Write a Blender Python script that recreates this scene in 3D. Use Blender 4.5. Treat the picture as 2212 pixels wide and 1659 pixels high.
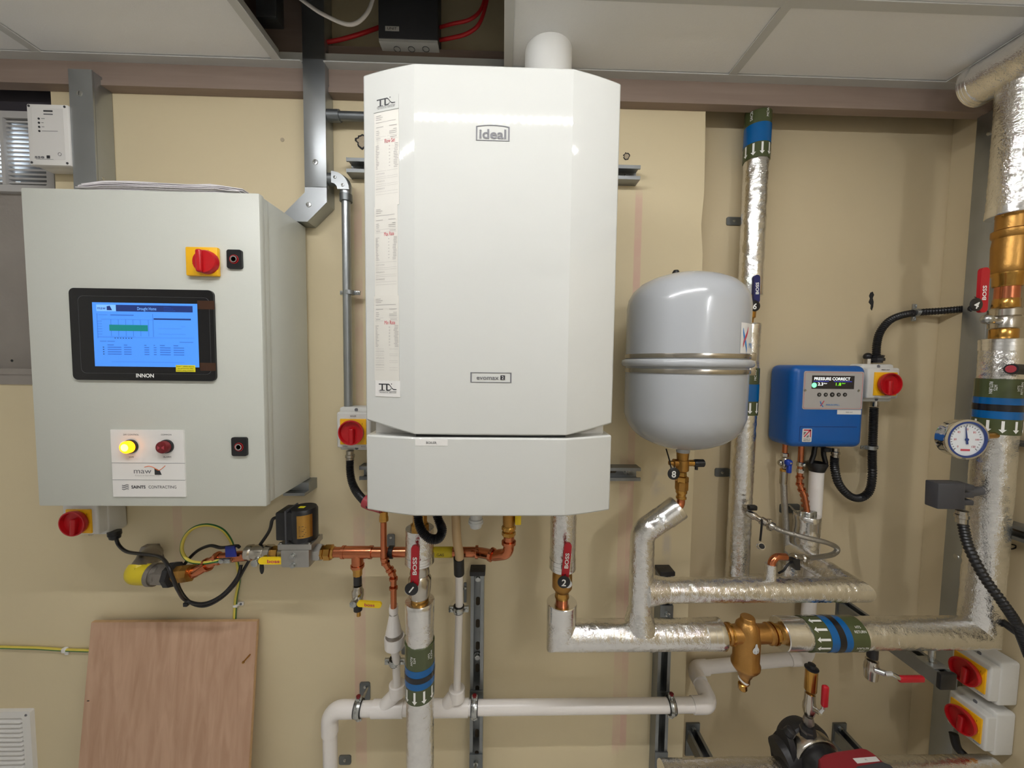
import bpy, bmesh, math, random
from mathutils import Vector as V, Matrix, noise as mnoise

# ---------------------------------------------------------------- camera, world, lights, exposure
for o in list(bpy.data.objects): bpy.data.objects.remove(o)
scene = bpy.context.scene
COL = scene.collection
random.seed(7)
R = math.radians
FPX, CXP, CYP = 800.0, 1106.0, 829.5
PITCH, YAW, ROLL = R(3.1), R(1.5), R(0.705)
CAM = V((0, -1.16, 1.55))
fwd = V((math.sin(YAW)*math.cos(PITCH), math.cos(YAW)*math.cos(PITCH), -math.sin(PITCH)))
rgt = V((math.cos(YAW), -math.sin(YAW), 0)); upv = rgt.cross(fwd)
rgt, upv = math.cos(ROLL)*rgt+math.sin(ROLL)*upv, -math.sin(ROLL)*rgt+math.cos(ROLL)*upv
cd = bpy.data.cameras.new('camera'); cam = bpy.data.objects.new('camera', cd); COL.objects.link(cam)
cd.sensor_fit = 'HORIZONTAL'; cd.sensor_width = 36; cd.lens = 36*FPX/2212; cd.clip_start = 0.02
cam.matrix_world = Matrix(((rgt.x, upv.x, -fwd.x, CAM.x), (rgt.y, upv.y, -fwd.y, CAM.y), (rgt.z, upv.z, -fwd.z, CAM.z), (0, 0, 0, 1)))
scene.camera = cam
scene.view_settings.view_transform = 'Standard'; scene.view_settings.look = 'None'
scene.view_settings.gamma = 1; scene.view_settings.use_curve_mapping = False
scene.view_settings.exposure = 0.58
world = bpy.data.worlds.new('world'); scene.world = world; world.use_nodes = True
world.node_tree.nodes['Background'].inputs[0].default_value = (0.8, 0.85, 0.9, 1)
world.node_tree.nodes['Background'].inputs[1].default_value = 0.3
LED_STRENGTH = 410.0

def ray(px, py): return fwd+rgt*((px-CXP)/FPX)-upv*((py-CYP)/FPX)
def U(px, py, d):            # the point at distance d in front of the main wall (y = -d)
    v = ray(px, py); return CAM+v*((-d-CAM.y)/v.y)
def UW(px, py, d):           # the same in wall coordinates: along, up, out
    p = U(px, py, d); return (p.x, p.z, d)
def UX(px, py, X):
    v = ray(px, py); return CAM+v*(X/v.x)
def UZ(px, py, Z):
    v = ray(px, py); return CAM+v*((Z-CAM.z)/v.z)

# ---------------------------------------------------------------- materials
def lin(c): return tuple((x/255/12.92 if x/255 <= .04045 else ((x/255+.055)/1.055)**2.4) for x in c)
MATS = {}
def mat(name, col, rough=.5, metal=0., var=.06, scale=25., bump=0., bscale=120., emit=0., coat=0., spec=.5, trans=0., rvar=0., stretch=None, dist=0.):
    m = bpy.data.materials.new(name); m.use_nodes = True; MATS[name] = m
    nt = m.node_tree; N = nt.nodes; L = nt.links; b = N['Principled BSDF']
    c = lin(col)+(1,)
    b.inputs['Roughness'].default_value = rough; b.inputs['Metallic'].default_value = metal
    b.inputs['Specular IOR Level'].default_value = spec
    if coat: b.inputs['Coat Weight'].default_value = coat; b.inputs['Coat Roughness'].default_value = .04
    if trans: b.inputs['Transmission Weight'].default_value = trans
    tc = N.new('ShaderNodeTexCoord'); mp = N.new('ShaderNodeMapping'); L.new(tc.outputs['Object'], mp.inputs[0])
    if stretch: mp.inputs['Scale'].default_value = stretch
    nz = N.new('ShaderNodeTexNoise'); nz.inputs['Scale'].default_value = scale; nz.inputs['Detail'].default_value = 5
    L.new(mp.outputs[0], nz.inputs['Vector'])
    mx = N.new('ShaderNodeMix'); mx.data_type = 'RGBA'
    mx.inputs[6].default_value = tuple(min(1, x*(1-var)) for x in c[:3])+(1,)
    mx.inputs[7].default_value = tuple(min(1, x*(1+var)) for x in c[:3])+(1,)
    L.new(nz.outputs['Fac'], mx.inputs[0]); L.new(mx.outputs[2], b.inputs['Base Color'])
    if rvar:
        mr = N.new('ShaderNodeMapRange'); mr.inputs[3].default_value = max(0, rough-rvar); mr.inputs[4].default_value = rough+rvar
        L.new(nz.outputs['Fac'], mr.inputs[0]); L.new(mr.outputs[0], b.inputs['Roughness'])
    if bump:
        n2 = N.new('ShaderNodeTexNoise'); n2.inputs['Scale'].default_value = bscale; n2.inputs['Detail'].default_value = 4
        n2.inputs['Distortion'].default_value = dist
        L.new(mp.outputs[0], n2.inputs['Vector'])
        bp = N.new('ShaderNodeBump'); bp.inputs['Strength'].default_value = bump; bp.inputs['Distance'].default_value = .004
        L.new(n2.outputs['Fac'], bp.inputs['Height']); L.new(bp.outputs[0], b.inputs['Normal'])
    if emit:
        b.inputs['Emission Color'].default_value = c; b.inputs['Emission Strength'].default_value = emit
    return m

def wall_mat():
    m = mat('wall_paint', (218, 203, 167), .62, var=.05, scale=2.5, bump=.12, bscale=35)
    nt = m.node_tree; N = nt.nodes; L = nt.links; b = N['Principled BSDF']
    mx0 = [n for n in N if n.type == 'MIX'][0]
    tc = N.new('ShaderNodeTexCoord'); sp = N.new('ShaderNodeSeparateXYZ'); L.new(tc.outputs['Object'], sp.inputs[0])
    prev = mx0.outputs[2]
    nz = N.new('ShaderNodeTexNoise'); nz.inputs['Scale'].default_value = 9; nz.inputs['Detail'].default_value = 6; L.new(tc.outputs['Object'], nz.inputs['Vector'])
    def band(axis, c, hw, soft):
        s = N.new('ShaderNodeMath'); s.operation = 'SUBTRACT'; L.new(sp.outputs[axis], s.inputs[0]); s.inputs[1].default_value = c
        a = N.new('ShaderNodeMath'); a.operation = 'ABSOLUTE'; L.new(s.outputs[0], a.inputs[0])
        r = N.new('ShaderNodeMapRange'); L.new(a.outputs[0], r.inputs[0]); r.inputs[1].default_value = hw; r.inputs[2].default_value = hw+soft
        r.inputs[3].default_value = 1; r.inputs[4].default_value = 0; return r.outputs[0]
    def mul(a, b_):
        s = N.new('ShaderNodeMath'); s.operation = 'MULTIPLY'; L.new(a, s.inputs[0])
        if isinstance(b_, float): s.inputs[1].default_value = b_
        else: L.new(b_, s.inputs[1])
        return s.outputs[0]
    # old pink plaster strips where trunking used to run
    for (px, y0, y1, hw, k) in ((1362, 430, 1600, .009, .75), (1338, 1000, 1610, .010, .5), (778, 1120, 1640, .016, .55), (775, 430, 860, .010, .5), (385, 1090, 1250, .012, .35)):
        a = U(px, y0, 0); c = U(px, y1, 0)
        f_ = mul(band(0, (a.x+c.x)/2, hw, .004), band(2, (a.z+c.z)/2, abs(a.z-c.z)/2, .04))
        rr = N.new('ShaderNodeMapRange'); L.new(nz.outputs['Fac'], rr.inputs[0]); rr.inputs[1].default_value = .35; rr.inputs[2].default_value = .6; rr.inputs[3].default_value = .25; rr.inputs[4].default_value = 1
        f2 = mul(mul(f_, rr.outputs[0]), k)
        mx = N.new('ShaderNodeMix'); mx.data_type = 'RGBA'; L.new(f2, mx.inputs[0]); L.new(prev, mx.inputs[6]); mx.inputs[7].default_value = lin((214, 172, 158))+(1,)
        prev = mx.outputs[2]
    # bare filler smears beside the expansion vessel valve
    for (px, py, hx, hz) in ((1425, 1040, .022, .045), (1440, 1180, .012, .05), (790, 1130, .02, .03)):
        a = U(px, py, 0)
        f_ = mul(band(0, a.x, hx*.5, hx), band(2, a.z, hz*.5, hz))
        rr = N.new('ShaderNodeMapRange'); L.new(nz.outputs['Fac'], rr.inputs[0]); rr.inputs[1].default_value = .42; rr.inputs[2].default_value = .55
        f2 = mul(mul(f_, rr.outputs[0]), .7)
        mx = N.new('ShaderNodeMix'); mx.data_type = 'RGBA'; L.new(f2, mx.inputs[0]); L.new(prev, mx.inputs[6]); mx.inputs[7].default_value = lin((196, 186, 172))+(1,)
        prev = mx.outputs[2]
    L.new(prev, b.inputs['Base Color'])
    return m

def foil_mat(name, strength, sc, rough=.16):
    m = bpy.data.materials.new(name); m.use_nodes = True; MATS[name] = m
    nt = m.node_tree; N = nt.nodes; L = nt.links; b = N['Principled BSDF']
    b.inputs['Metallic'].default_value = 1.0
    tc = N.new('ShaderNodeTexCoord')
    def noise(scale, typ, detail, dist):
        n = N.new('ShaderNodeTexNoise'); n.noise_type = typ; n.inputs['Scale'].default_value = scale; n.inputs['Detail'].default_value = detail
        n.inputs['Distortion'].default_value = dist; L.new(tc.outputs['Object'], n.inputs['Vector']); return n
    big = noise(sc, 'RIDGED_MULTIFRACTAL', 2, 1.2); fine = noise(sc*3.2, 'FBM', 3, .8); tone = noise(sc*.7, 'FBM', 4, .5)
    ad = N.new('ShaderNodeMath'); ad.operation = 'MULTIPLY_ADD'; L.new(fine.outputs['Fac'], ad.inputs[0]); ad.inputs[1].default_value = .9
    L.new(big.outputs['Fac'], ad.inputs[2])
    bp = N.new('ShaderNodeBump'); bp.inputs['Strength'].default_value = strength; bp.inputs['Distance'].default_value = .003
    L.new(ad.outputs[0], bp.inputs['Height']); L.new(bp.outputs[0], b.inputs['Normal'])
    cr = N.new('ShaderNodeMix'); cr.data_type = 'RGBA'; L.new(tone.outputs['Fac'], cr.inputs[0])
    cr.inputs[6].default_value = lin((222, 221, 220))+(1,); cr.inputs[7].default_value = lin((246, 245, 243))+(1,)
    L.new(cr.outputs[2], b.inputs['Base Color']); b.inputs['Roughness'].default_value = rough
    return m

def wood_mat(name, c1, c2, sc, stretch):
    m = mat(name, c1, .6, var=.05, scale=sc, stretch=stretch, bump=.05, bscale=sc*2)
    N = m.node_tree.nodes; L = m.node_tree.links
    mx = [n for n in N if n.type == 'MIX'][0]; mx.inputs[6].default_value = lin(c1)+(1,); mx.inputs[7].default_value = lin(c2)+(1,)
    nz = [n for n in N if n.type == 'TEX_NOISE'][0]; nz.inputs['Distortion'].default_value = .6
    mr = N.new('ShaderNodeMapRange'); mr.inputs[1].default_value = .3; mr.inputs[2].default_value = .7
    L.new(nz.outputs['Fac'], mr.inputs[0]); L.new(mr.outputs[0], mx.inputs[0])
    return m

def stripe_cable_mat():      # green and yellow earth sleeve: object Z is set along the cable by the mesh's UV
    m = mat('earth_sleeve', (214, 196, 84), .45, var=.03)
    N = m.node_tree.nodes; L = m.node_tree.links; b = N['Principled BSDF']
    mx0 = [n for n in N if n.type == 'MIX'][0]
    at = N.new('ShaderNodeAttribute'); at.attribute_name = 'around'
    rp = N.new('ShaderNodeMapRange'); L.new(at.outputs['Fac'], rp.inputs[0]); rp.inputs[1].default_value = .56; rp.inputs[2].default_value = .60
    mx = N.new('ShaderNodeMix'); mx.data_type = 'RGBA'; L.new(rp.outputs[0], mx.inputs[0]); mx.inputs[6].default_value = lin((38, 108, 52))+(1,)
    L.new(mx0.outputs[2], mx.inputs[7]); L.new(mx.outputs[2], b.inputs['Base Color'])
    return m

def braid_mat():
    m = mat('braided_steel', (186, 184, 180), .3, 1.0, var=.12, scale=300)
    N = m.node_tree.nodes; L = m.node_tree.links; b = N['Principled BSDF']
    tc = N.new('ShaderNodeTexCoord'); vo = N.new('ShaderNodeTexVoronoi'); vo.inputs['Scale'].default_value = 420; L.new(tc.outputs['Object'], vo.inputs['Vector'])
    bp = N.new('ShaderNodeBump'); bp.inputs['Strength'].default_value = .5; bp.inputs['Distance'].default_value = .002
    L.new(vo.outputs['Distance'], bp.inputs['Height']); L.new(bp.outputs[0], b.inputs['Normal'])
    return m

wall_mat(); foil_mat('foil', .30, 90, .10); foil_mat('foil_tape', .10, 40, .2); braid_mat(); stripe_cable_mat()
foil_mat('foil_wrinkled', .5, 70, .10)
wood_mat('plywood', (184, 147, 120), (204, 168, 141), 5, (9, 9, .45))
wood_mat('brown_timber', (140, 122, 111), (150, 132, 120), 6, (.5, 8, 8))
mat('ply_edge', (196, 160, 118), .7, var=.15, scale=60)
mat('alcove_paint', (203, 187, 153), .65, var=.06, scale=2.5, bump=.15, bscale=30)
mat('filler', (180, 165, 140), .8, var=.2, scale=90, bump=.4)
mat('ceiling_tile', (240, 240, 239), .85, var=.025, scale=300, bump=.12, bscale=400)
mat('tbar', (200, 200, 196), .5, var=.02)
mat('floor_screed', (222, 221, 218), .7, var=.12, scale=6)
mat('room_wall', (232, 232, 230), .8, var=.04)
mat('void_dark', (186, 185, 188), .9, var=.15, scale=8)
mat('void_back', (140, 130, 122), .85, var=.12, scale=8)
mat('dark_board', (62, 58, 64), .7, var=.08, scale=6)
mat('cement_board', (150, 143, 136), .85, var=.12, scale=14, bump=.1)
mat('grey_plastic_grille', (186, 184, 182), .5, var=.03)
mat('panel_grey', (203, 205, 196), .38, var=.012, scale=200, bump=.06, bscale=500)
mat('boiler_white', (203, 204, 199), .025, var=.006, coat=.5)
mat('white_plastic', (232, 230, 226), .35, var=.02)
mat('offwhite_plastic', (224, 221, 214), .42, var=.02)
mat('iso_grey', (214, 213, 208), .45, var=.02, scale=120, bump=.05, bscale=300)
mat('white_pvc', (236, 231, 226), .28, var=.02)
mat('flue_white', (236, 236, 232), .35, var=.01)
mat('paper', (222, 220, 216), .7, var=.02)
mat('paper_cream', (212, 209, 200), .55, var=.015)
mat('sheet_paper', (222, 218, 220), .7, var=.05, scale=40)
mat('galv', (172, 176, 178), .34, .9, var=.10, scale=16, rvar=.08)
mat('galv_dull', (122, 126, 128), .42, .85, var=.14, scale=20, rvar=.08)
mat('strut_steel', (146, 149, 150), .4, .85, var=.15, scale=30, rvar=.1)
mat('strut_slot', (92, 80, 64), .8, var=.1)
mat('dark_slot', (34, 34, 36), .7, var=.1)
mat('zinc', (186, 188, 186), .28, 1.0, var=.1, scale=60, rvar=.08)
mat('nickel', (196, 190, 180), .2, 1.0, var=.06, scale=50)
mat('chrome', (214, 214, 214), .08, 1.0, var=.03)
mat('stainless', (184, 178, 168), .22, 1.0, var=.06, scale=60)
mat('cast_alu', (176, 174, 170), .38, .95, var=.08, scale=60, bump=.1, bscale=200)
mat('malleable', (150, 144, 138), .4, .9, var=.18, scale=30, bump=.2, bscale=90)
mat('brass', (196, 150, 78), .24, 1.0, var=.12, scale=40, rvar=.08)
mat('brass_dull', (178, 134, 72), .4, 1.0, var=.14, scale=60, bump=.12, bscale=260, rvar=.08)
mat('gunmetal', (186, 140, 80), .38, 1.0, var=.1, scale=60, bump=.15, bscale=300)
mat('copper', (202, 124, 88), .2, 1.0, var=.14, scale=22, rvar=.1)
mat('black_rubber', (22, 22, 24), .5, var=.15)
mat('black_plastic', (24, 24, 27), .36, var=.1)
mat('black_gloss', (12, 12, 15), .12, var=.05)
mat('black_cable', (20, 19, 22), .42, var=.1)
mat('cast_black', (34, 33, 35), .48, var=.12, scale=60, bump=.2, bscale=120)
mat('charcoal_plastic', (66, 66, 70), .5, var=.06)
mat('red_plastic', (188, 20, 28), .34, var=.05)
mat('red_lever', (180, 16, 34), .4, var=.05)
mat('dark_red', (110, 20, 26), .25, var=.05)
mat('pump_red', (140, 34, 44), .42, var=.04, scale=200, bump=.05)
mat('gland_red', (172, 62, 72), .4, var=.05)
mat('red_cable', (206, 40, 44), .45, var=.05)
mat('yellow_plate', (246, 186, 18), .42, var=.03)
mat('yellow_lever', (244, 208, 18), .38, var=.04)
mat('gas_tape', (206, 184, 32), .45, var=.12, scale=40)
mat('yellow_label', (232, 220, 40), .5, var=.03)
mat('blue_case', (16, 90, 168), .3, var=.03, scale=8, bump=.03, bscale=400)
mat('blue_lever', (24, 30, 92), .35, var=.05)
mat('blue_tap', (22, 62, 170), .35, var=.05)
mat('blue_tape', (24, 40, 128), .35, var=.08)
mat('band_green', (74, 82, 50), .22, var=.05)
mat('band_blue', (0, 92, 158), .2, var=.04)
mat('band_black', (26, 25, 30), .22, var=.05)
mat('vessel_grey', (174, 177, 180), .22, var=.02, scale=10, coat=.3)
mat('beige_hose', (198, 170, 128), .4, var=.06)
mat('grey_trap', (206, 208, 208), .3, var=.03)
mat('face_grey', (176, 172, 168), .45, var=.02)
mat('lcd_dark', (44, 40, 42), .25, var=.05)
mat('ink', (44, 44, 48), .6, var=.02)
mat('ink_grey', (112, 112, 116), .6, var=.02)
mat('ink_light', (172, 168, 164), .6, var=.02)
mat('ink_red', (196, 70, 84), .6, var=.02)
mat('ink_blue', (46, 132, 204), .6, var=.02)
mat('orange_ink', (232, 112, 44), .6, var=.02)
mat('white_ink', (240, 240, 236), .5, var=.01)
mat('screen_blue', (66, 130, 218), .3, emit=.5, var=.04, scale=5)
mat('screen_navy', (22, 44, 104), .3, emit=.35, var=.03)
mat('screen_light', (112, 166, 232), .3, emit=.5, var=.02)
mat('screen_green', (6, 112, 112), .3, emit=.5, var=.04)
mat('screen_line', (44, 92, 176), .3, emit=.5, var=.02)
mat('lcd_white', (240, 244, 240), .4, emit=1.0, var=.01)
mat('lcd_green', (120, 230, 40), .4, emit=1.0, var=.01)
mat('lcd_tick', (120, 224, 168), .4, emit=.9, var=.01)
mat('lcd_blue', (52, 62, 170), .4, emit=.6, var=.01)
mat('film_tape', (62, 36, 22), .25, var=.2, scale=40)
mat('amber_lens', (255, 150, 10), .25, emit=2.2, var=.05)
mat('amber_core', (255, 216, 90), .25, emit=3.5, var=.02)
mat('daylight', (224, 240, 255), .5, emit=7.0, var=.01)
mat('led_emit', (247, 247, 248), .5, emit=1.0, var=0.)
MATS['led_emit'].node_tree.nodes['Principled BSDF'].inputs['Emission Strength'].default_value = LED_STRENGTH
mat('luminaire_white', (236, 236, 232), .5, var=.01)
mat('gauge_blue', (40, 62, 122), .35, var=.04)
mat('gauge_face', (228, 232, 236), .4, var=.01)

# ---------------------------------------------------------------- mesh builder
FW = Matrix(((1, 0, 0, 0), (0, 0, -1, 0), (0, 1, 0, 0), (0, 0, 0, 1)))   # wall frame: along, up, out of the main wall
def frame(o, u, v):
    u = V(u).normalized(); v = V(v); w = u.cross(v).normalized(); v = w.cross(u)
    return Matrix(((u.x, v.x, w.x, o[0]), (u.y, v.y, w.y, o[1]), (u.z, v.z, w.z, o[2]), (0, 0, 0, 1)))
def basis(ax):
    ax = V(ax).normalized(); t = V((0, 0, 1)) if abs(ax.z) < .9 else V((0, -1, 0))
    n = (t-ax*t.dot(ax)).normalized(); return ax, n, ax.cross(n)
def rounded(pts, r, n=6):
    pts = [V(p) for p in pts]; out = [pts[0]]
    for i in range(1, len(pts)-1):
        rr = r[i] if isinstance(r, (list, tuple)) else r
        a, b, c = pts[i-1], pts[i], pts[i+1]; d1 = (a-b); d2 = (c-b)
        l1, l2 = d1.length, d2.length; d1.normalize(); d2.normalize()
        ang = d1.angle(d2)
        if ang > 3.1: out.append(b); continue
        t = min(rr/math.tan(ang/2), l1*.49, l2*.49); rr = t*math.tan(ang/2)
        cen = b+(d1+d2).normalized()*(rr/math.sin(ang/2))
        s, e = b+d1*t-cen, b+d2*t-cen
        for k in range(n+1):
            q = s.lerp(e, k/n).normalized()*rr if True else s
            out.append(cen+q)
    out.append(pts[-1]); return out
def spline(pts, n=8):
    P = [V(p) for p in pts]; P = [P[0]*2-P[1]]+P+[P[-1]*2-P[-2]]; out = []
    for i in range(1, len(P)-2):
        p0, p1, p2, p3 = P[i-1:i+3]
        for k in range(n):
            t = k/n; out.append(.5*((2*p1)+(p2-p0)*t+(2*p0-5*p1+4*p2-p3)*t*t+(3*p1-p0-3*p2+p3)*t**3))
    out.append(P[-2]); return out
def densify(pts, step):
    out = [V(pts[0])]
    for a, b in zip(pts, pts[1:]):
        a, b = V(a), V(b); n = max(1, int((b-a).length/step))
        out += [a.lerp(b, (k+1)/n) for k in range(n)]
    return out
def rrect(u0, u1, v0, v1, r, n=4):
    out = []
    for cx, cy, a0 in ((u1-r, v1-r, 0), (u0+r, v1-r, 90), (u0+r, v0+r, 180), (u1-r, v0+r, 270)):
        for k in range(n+1):
            a = R(a0+90*k/n); out.append((cx+r*math.cos(a), cy+r*math.sin(a)))
    return out
def circ(cx, cy, r, n=24, ry=None): return [(cx+r*math.cos(2*math.pi*k/n), cy+(ry or r)*math.sin(2*math.pi*k/n)) for k in range(n)]

class MB:
    def __init__(s, fr=None): s.v = []; s.f = []; s.fr = fr; s.att = []
    def add(s, vs, fs):
        o = len(s.v)
        for p in vs:
            if s.fr is None: q = V(p)
            elif callable(s.fr): q = V(s.fr(*p))
            else: q = s.fr @ V(p)
            s.v.append(tuple(q))
        s.f += [tuple(i+o for i in f) for f in fs]; return s
    def box(s, a0, a1, b0, b1, c0, c1):
        return s.add([(a, b, c) for a in (a0, a1) for b in (b0, b1) for c in (c0, c1)],
                     [(0, 1, 3, 2), (4, 6, 7, 5), (0, 4, 5, 1), (2, 3, 7, 6), (0, 2, 6, 4), (1, 5, 7, 3)])
    def rbox(s, a0, a1, b0, b1, c0, c1, r=.004, seg=2):
        bm = bmesh.new(); bmesh.ops.create_cube(bm, size=1)
        for v in bm.verts: v.co = V(((a0+a1)/2+v.co.x*(a1-a0), (b0+b1)/2+v.co.y*(b1-b0), (c0+c1)/2+v.co.z*(c1-c0)))
        bmesh.ops.bevel(bm, geom=bm.edges[:], offset=r, segments=seg, profile=.5, affect='EDGES')
        bm.verts.index_update()
        s.add([tuple(v.co) for v in bm.verts], [tuple(v.index for v in f.verts) for f in bm.faces]); bm.free(); return s
    def lathe(s, p, ax, prof, seg=24, phase=0., a0=0., a1=360., cap=True):
        p = V(p); ax, n, b = basis(ax); vs = []; fs = []; full = abs(a1-a0) >= 359.9
        m = seg if full else seg+1
        for h, r in prof:
            for k in range(m):
                a = R(a0+(a1-a0)*k/seg)+phase; vs.append(p+ax*h+(n*math.cos(a)+b*math.sin(a))*max(r, 1e-5))
        for i in range(len(prof)-1):
            for k in range(seg):
                k2 = (k+1) % m; fs.append((i*m+k, i*m+k2, (i+1)*m+k2, (i+1)*m+k))
        if full and cap:
            if prof[0][1] > 1e-4: fs.append(tuple(range(m))[::-1])
            if prof[-1][1] > 1e-4: fs.append(tuple(range((len(prof)-1)*m, len(prof)*m)))
        return s.add(vs, fs)
    def cyl(s, p0, p1, r, r1=None, seg=20, phase=0.):
        d = V(p1)-V(p0); return s.lathe(p0, d, [(0, r), (d.length, r if r1 is None else r1)], seg, phase)
    def ring(s, p, ax, r0, r1, h, seg=28):       # a flat ring or collar of section (r0..r1) x h centred on p
        return s.lathe(p, ax, [(-h/2, r0), (-h/2, r1), (h/2, r1), (h/2, r0), (-h/2, r0)], seg, cap=False) if r0 > 0 else s.lathe(p, ax, [(-h/2, r1), (h/2, r1)], seg)
    def sphere(s, p, r, seg=16, rings=8, sc=(1, 1, 1)):
        return s.lathe(p, (0, 0, 1), [(-r*math.cos(math.pi*k/rings), r*math.sin(math.pi*k/rings)) for k in range(rings+1)], seg)
    def tube(s, pts, r, seg=16, cap=True, closed=False, around=False):
        pts = [V(p) for p in pts]; n = len(pts); vs = []; fs = []; nrm = None; o0 = len(s.v)
        for i in range(n):
            if closed: t = (pts[(i+1) % n]-pts[i-1]).normalized()
            else: t = (pts[min(i+1, n-1)]-pts[max(i-1, 0)]).normalized()
            if nrm is None: _, nrm, _ = basis(t)
            nrm = (nrm-t*nrm.dot(t)).normalized(); b = t.cross(nrm)
            rr = r(i) if callable(r) else (r[i] if isinstance(r, (list, tuple)) else r)
            for k in range(seg):
                a = 2*math.pi*k/seg; vs.append(pts[i]+(nrm*math.cos(a)+b*math.sin(a))*rr)
                s.att.append(abs(k/seg*2-1))
        for i in range(n if closed else n-1):
            j = (i+1) % n
            for k in range(seg):
                k2 = (k+1) % seg; fs.append((i*seg+k, i*seg+k2, j*seg+k2, j*seg+k))
        if cap and not closed: fs += [tuple(range(seg))[::-1], tuple(range((n-1)*seg, n*seg))]
        return s.add(vs, fs)
    def prism(s, poly, c0, c1):
        n = len(poly); vs = [(a, b, c0) for a, b in poly]+[(a, b, c1) for a, b in poly]
        return s.add(vs, [tuple(range(n))[::-1], tuple(range(n, 2*n))]+[(k, (k+1) % n, n+(k+1) % n, n+k) for k in range(n)])
    def hollow(s, outer, inner, c0, c1):         # a frame: same number of points outside and inside
        n = len(outer); vs = [(a, b, c) for c in (c0, c1) for pl in (outer, inner) for a, b in pl]; fs = []
        for k in range(n):
            j = (k+1) % n
            fs += [(2*n+k, 2*n+j, 3*n+j, 3*n+k), (k, n+k, n+j, j), (k, j, 2*n+j, 2*n+k), (n+k, 3*n+k, 3*n+j, n+j)]
        return s.add(vs, fs)
    def text(s, st, u, v, w, h, width=None, align='CENTER', rot=0., bold=0., spacing=1.):
        key = (st, bold, spacing)
        if key not in TEXT:
            c = bpy.data.curves.new('lettering', 'FONT'); c.body = st; c.size = 1; c.resolution_u = 3; c.offset = bold; c.space_character = spacing
            c.fill_mode = 'FRONT'; o = bpy.data.objects.new('lettering', c)
            me = bpy.data.meshes.new_from_object(o)
            vs = [tuple(x.co) for x in me.vertices]; fs = [tuple(f.vertices) for f in me.polygons]
            TEXT[key] = (vs, fs); bpy.data.objects.remove(o); bpy.data.curves.remove(c); bpy.data.meshes.remove(me)
        vs, fs = TEXT[key]
        if not vs: return s
        x0 = min(p[0] for p in vs); x1 = max(p[0] for p in vs); y0 = min(p[1] for p in vs); y1 = max(p[1] for p in vs)
        sy_ = h/.70; sx_ = (width/(x1-x0)) if width else sy_
        ox = {'CENTER': (x0+x1)/2, 'LEFT': x0, 'RIGHT': x1}[align]
        ca, sa = math.cos(R(rot)), math.sin(R(rot)); out = []
        for p in vs:
            a = (p[0]-ox)*sx_; b = (p[1]-.35)*sy_; out.append((u+a*ca-b*sa, v+a*sa+b*ca, w))
        return s.add(out, fs)
TEXT = {}
# ---------------------------------------------------------------- objects
ORG = {}
def mesh_of(name, mb, m, org, smooth=True, angle=38):
    me = bpy.data.meshes.new(name)
    me.from_pydata([tuple(V(p)-org) for p in mb.v], [], mb.f)
    bm = bmesh.new(); bm.from_mesh(me); bmesh.ops.recalc_face_normals(bm, faces=bm.faces[:]); bm.to_mesh(me); bm.free()
    me.materials.append(MATS[m])
    if smooth:
        me.polygons.foreach_set('use_smooth', [True]*len(me.polygons)); me.set_sharp_from_angle(angle=R(angle))
    if mb.att and len(mb.att) == len(mb.v):
        at = me.attributes.new('around', 'FLOAT', 'POINT'); at.data.foreach_set('value', mb.att)
    return me
def thing(name, label, cat, loc, group=None):
    o = bpy.data.objects.new(name, None); COL.objects.link(o); o.location = loc; o.empty_display_size = .02
    o['label'] = label; o['category'] = cat
    if group: o['group'] = group
    ORG[o] = V(loc); return o
def part(name, mb, m, parent, label=None, kind=None, smooth=True, angle=38):
    org = ORG[parent]; o = bpy.data.objects.new(name, mesh_of(name, mb, m, org, smooth, angle)); COL.objects.link(o)
    o.parent = parent; ORG[o] = org
    if label: o['label'] = label
    if kind: o['kind'] = kind
    return o
def solo(name, label, cat, mb, m, group=None, smooth=True):
    xs = [p[0] for p in mb.v]; ys = [p[1] for p in mb.v]; zs = [p[2] for p in mb.v]
    org = V(((min(xs)+max(xs))/2, (min(ys)+max(ys))/2, min(zs)))
    o = bpy.data.objects.new(name, mesh_of(name, mb, m, org, smooth)); COL.objects.link(o); o.location = org; ORG[o] = org
    o['label'] = label; o['category'] = cat
    if group: o['group'] = group
    return o
def struct(name, mb, m, label=None, smooth=False):
    o = bpy.data.objects.new(name, mesh_of(name, mb, m, V((0, 0, 0)), smooth)); COL.objects.link(o); ORG[o] = V((0, 0, 0)); o['kind'] = 'structure'
    if label: o['label'] = label
    return o
def copies(src, offs):
    out = []
    for d in offs:
        c = src.copy(); COL.objects.link(c); c.location = src.location+V(d); out.append(c)
    return out
def lettering(parent, st, u, v, w, h, m='ink', fr=FW, name='lettering', **k):
    return part(name, MB(fr).text(st, u, v, w, h, **k), m, parent, smooth=False)
# ================================================================ the room
CEIL = 2.395; REC = .07; XR = 1.48; XL = -2.3; YB = -3.3
xo = U(113, 270, 0).x; zsill = U(30, 806, 0).z
poly = [(XL, 0), (.62, 0)]
random.seed(3)
for k in range(26):                      # ragged plaster edge of the alcove
    z = .05+k*(2.36-.05)/25; t = max(0, min(1, (z-.9)/.8))
    poly.append((.619-(.004 if z > 1.9 else 0)+random.uniform(-.004, .004)*t, z))
poly += [(.615, 2.80), (xo, 2.80), (xo, zsill), (XL, zsill)]
w = struct('wall_back', MB(FW).prism(poly, -.10, 0), 'wall_paint', 'cream painted main wall')
part('screw_hole', MB(FW).prism(circ(*UW(610, 302, 0)[:2], .006, 14), -.001, .0006), 'filler', w)
part('screw_hole', MB(FW).prism(circ(*UW(575, 1159, 0)[:2], .0035, 14), -.001, .0006), 'dark_slot', w)
rgh = random.Random(21)
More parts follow.
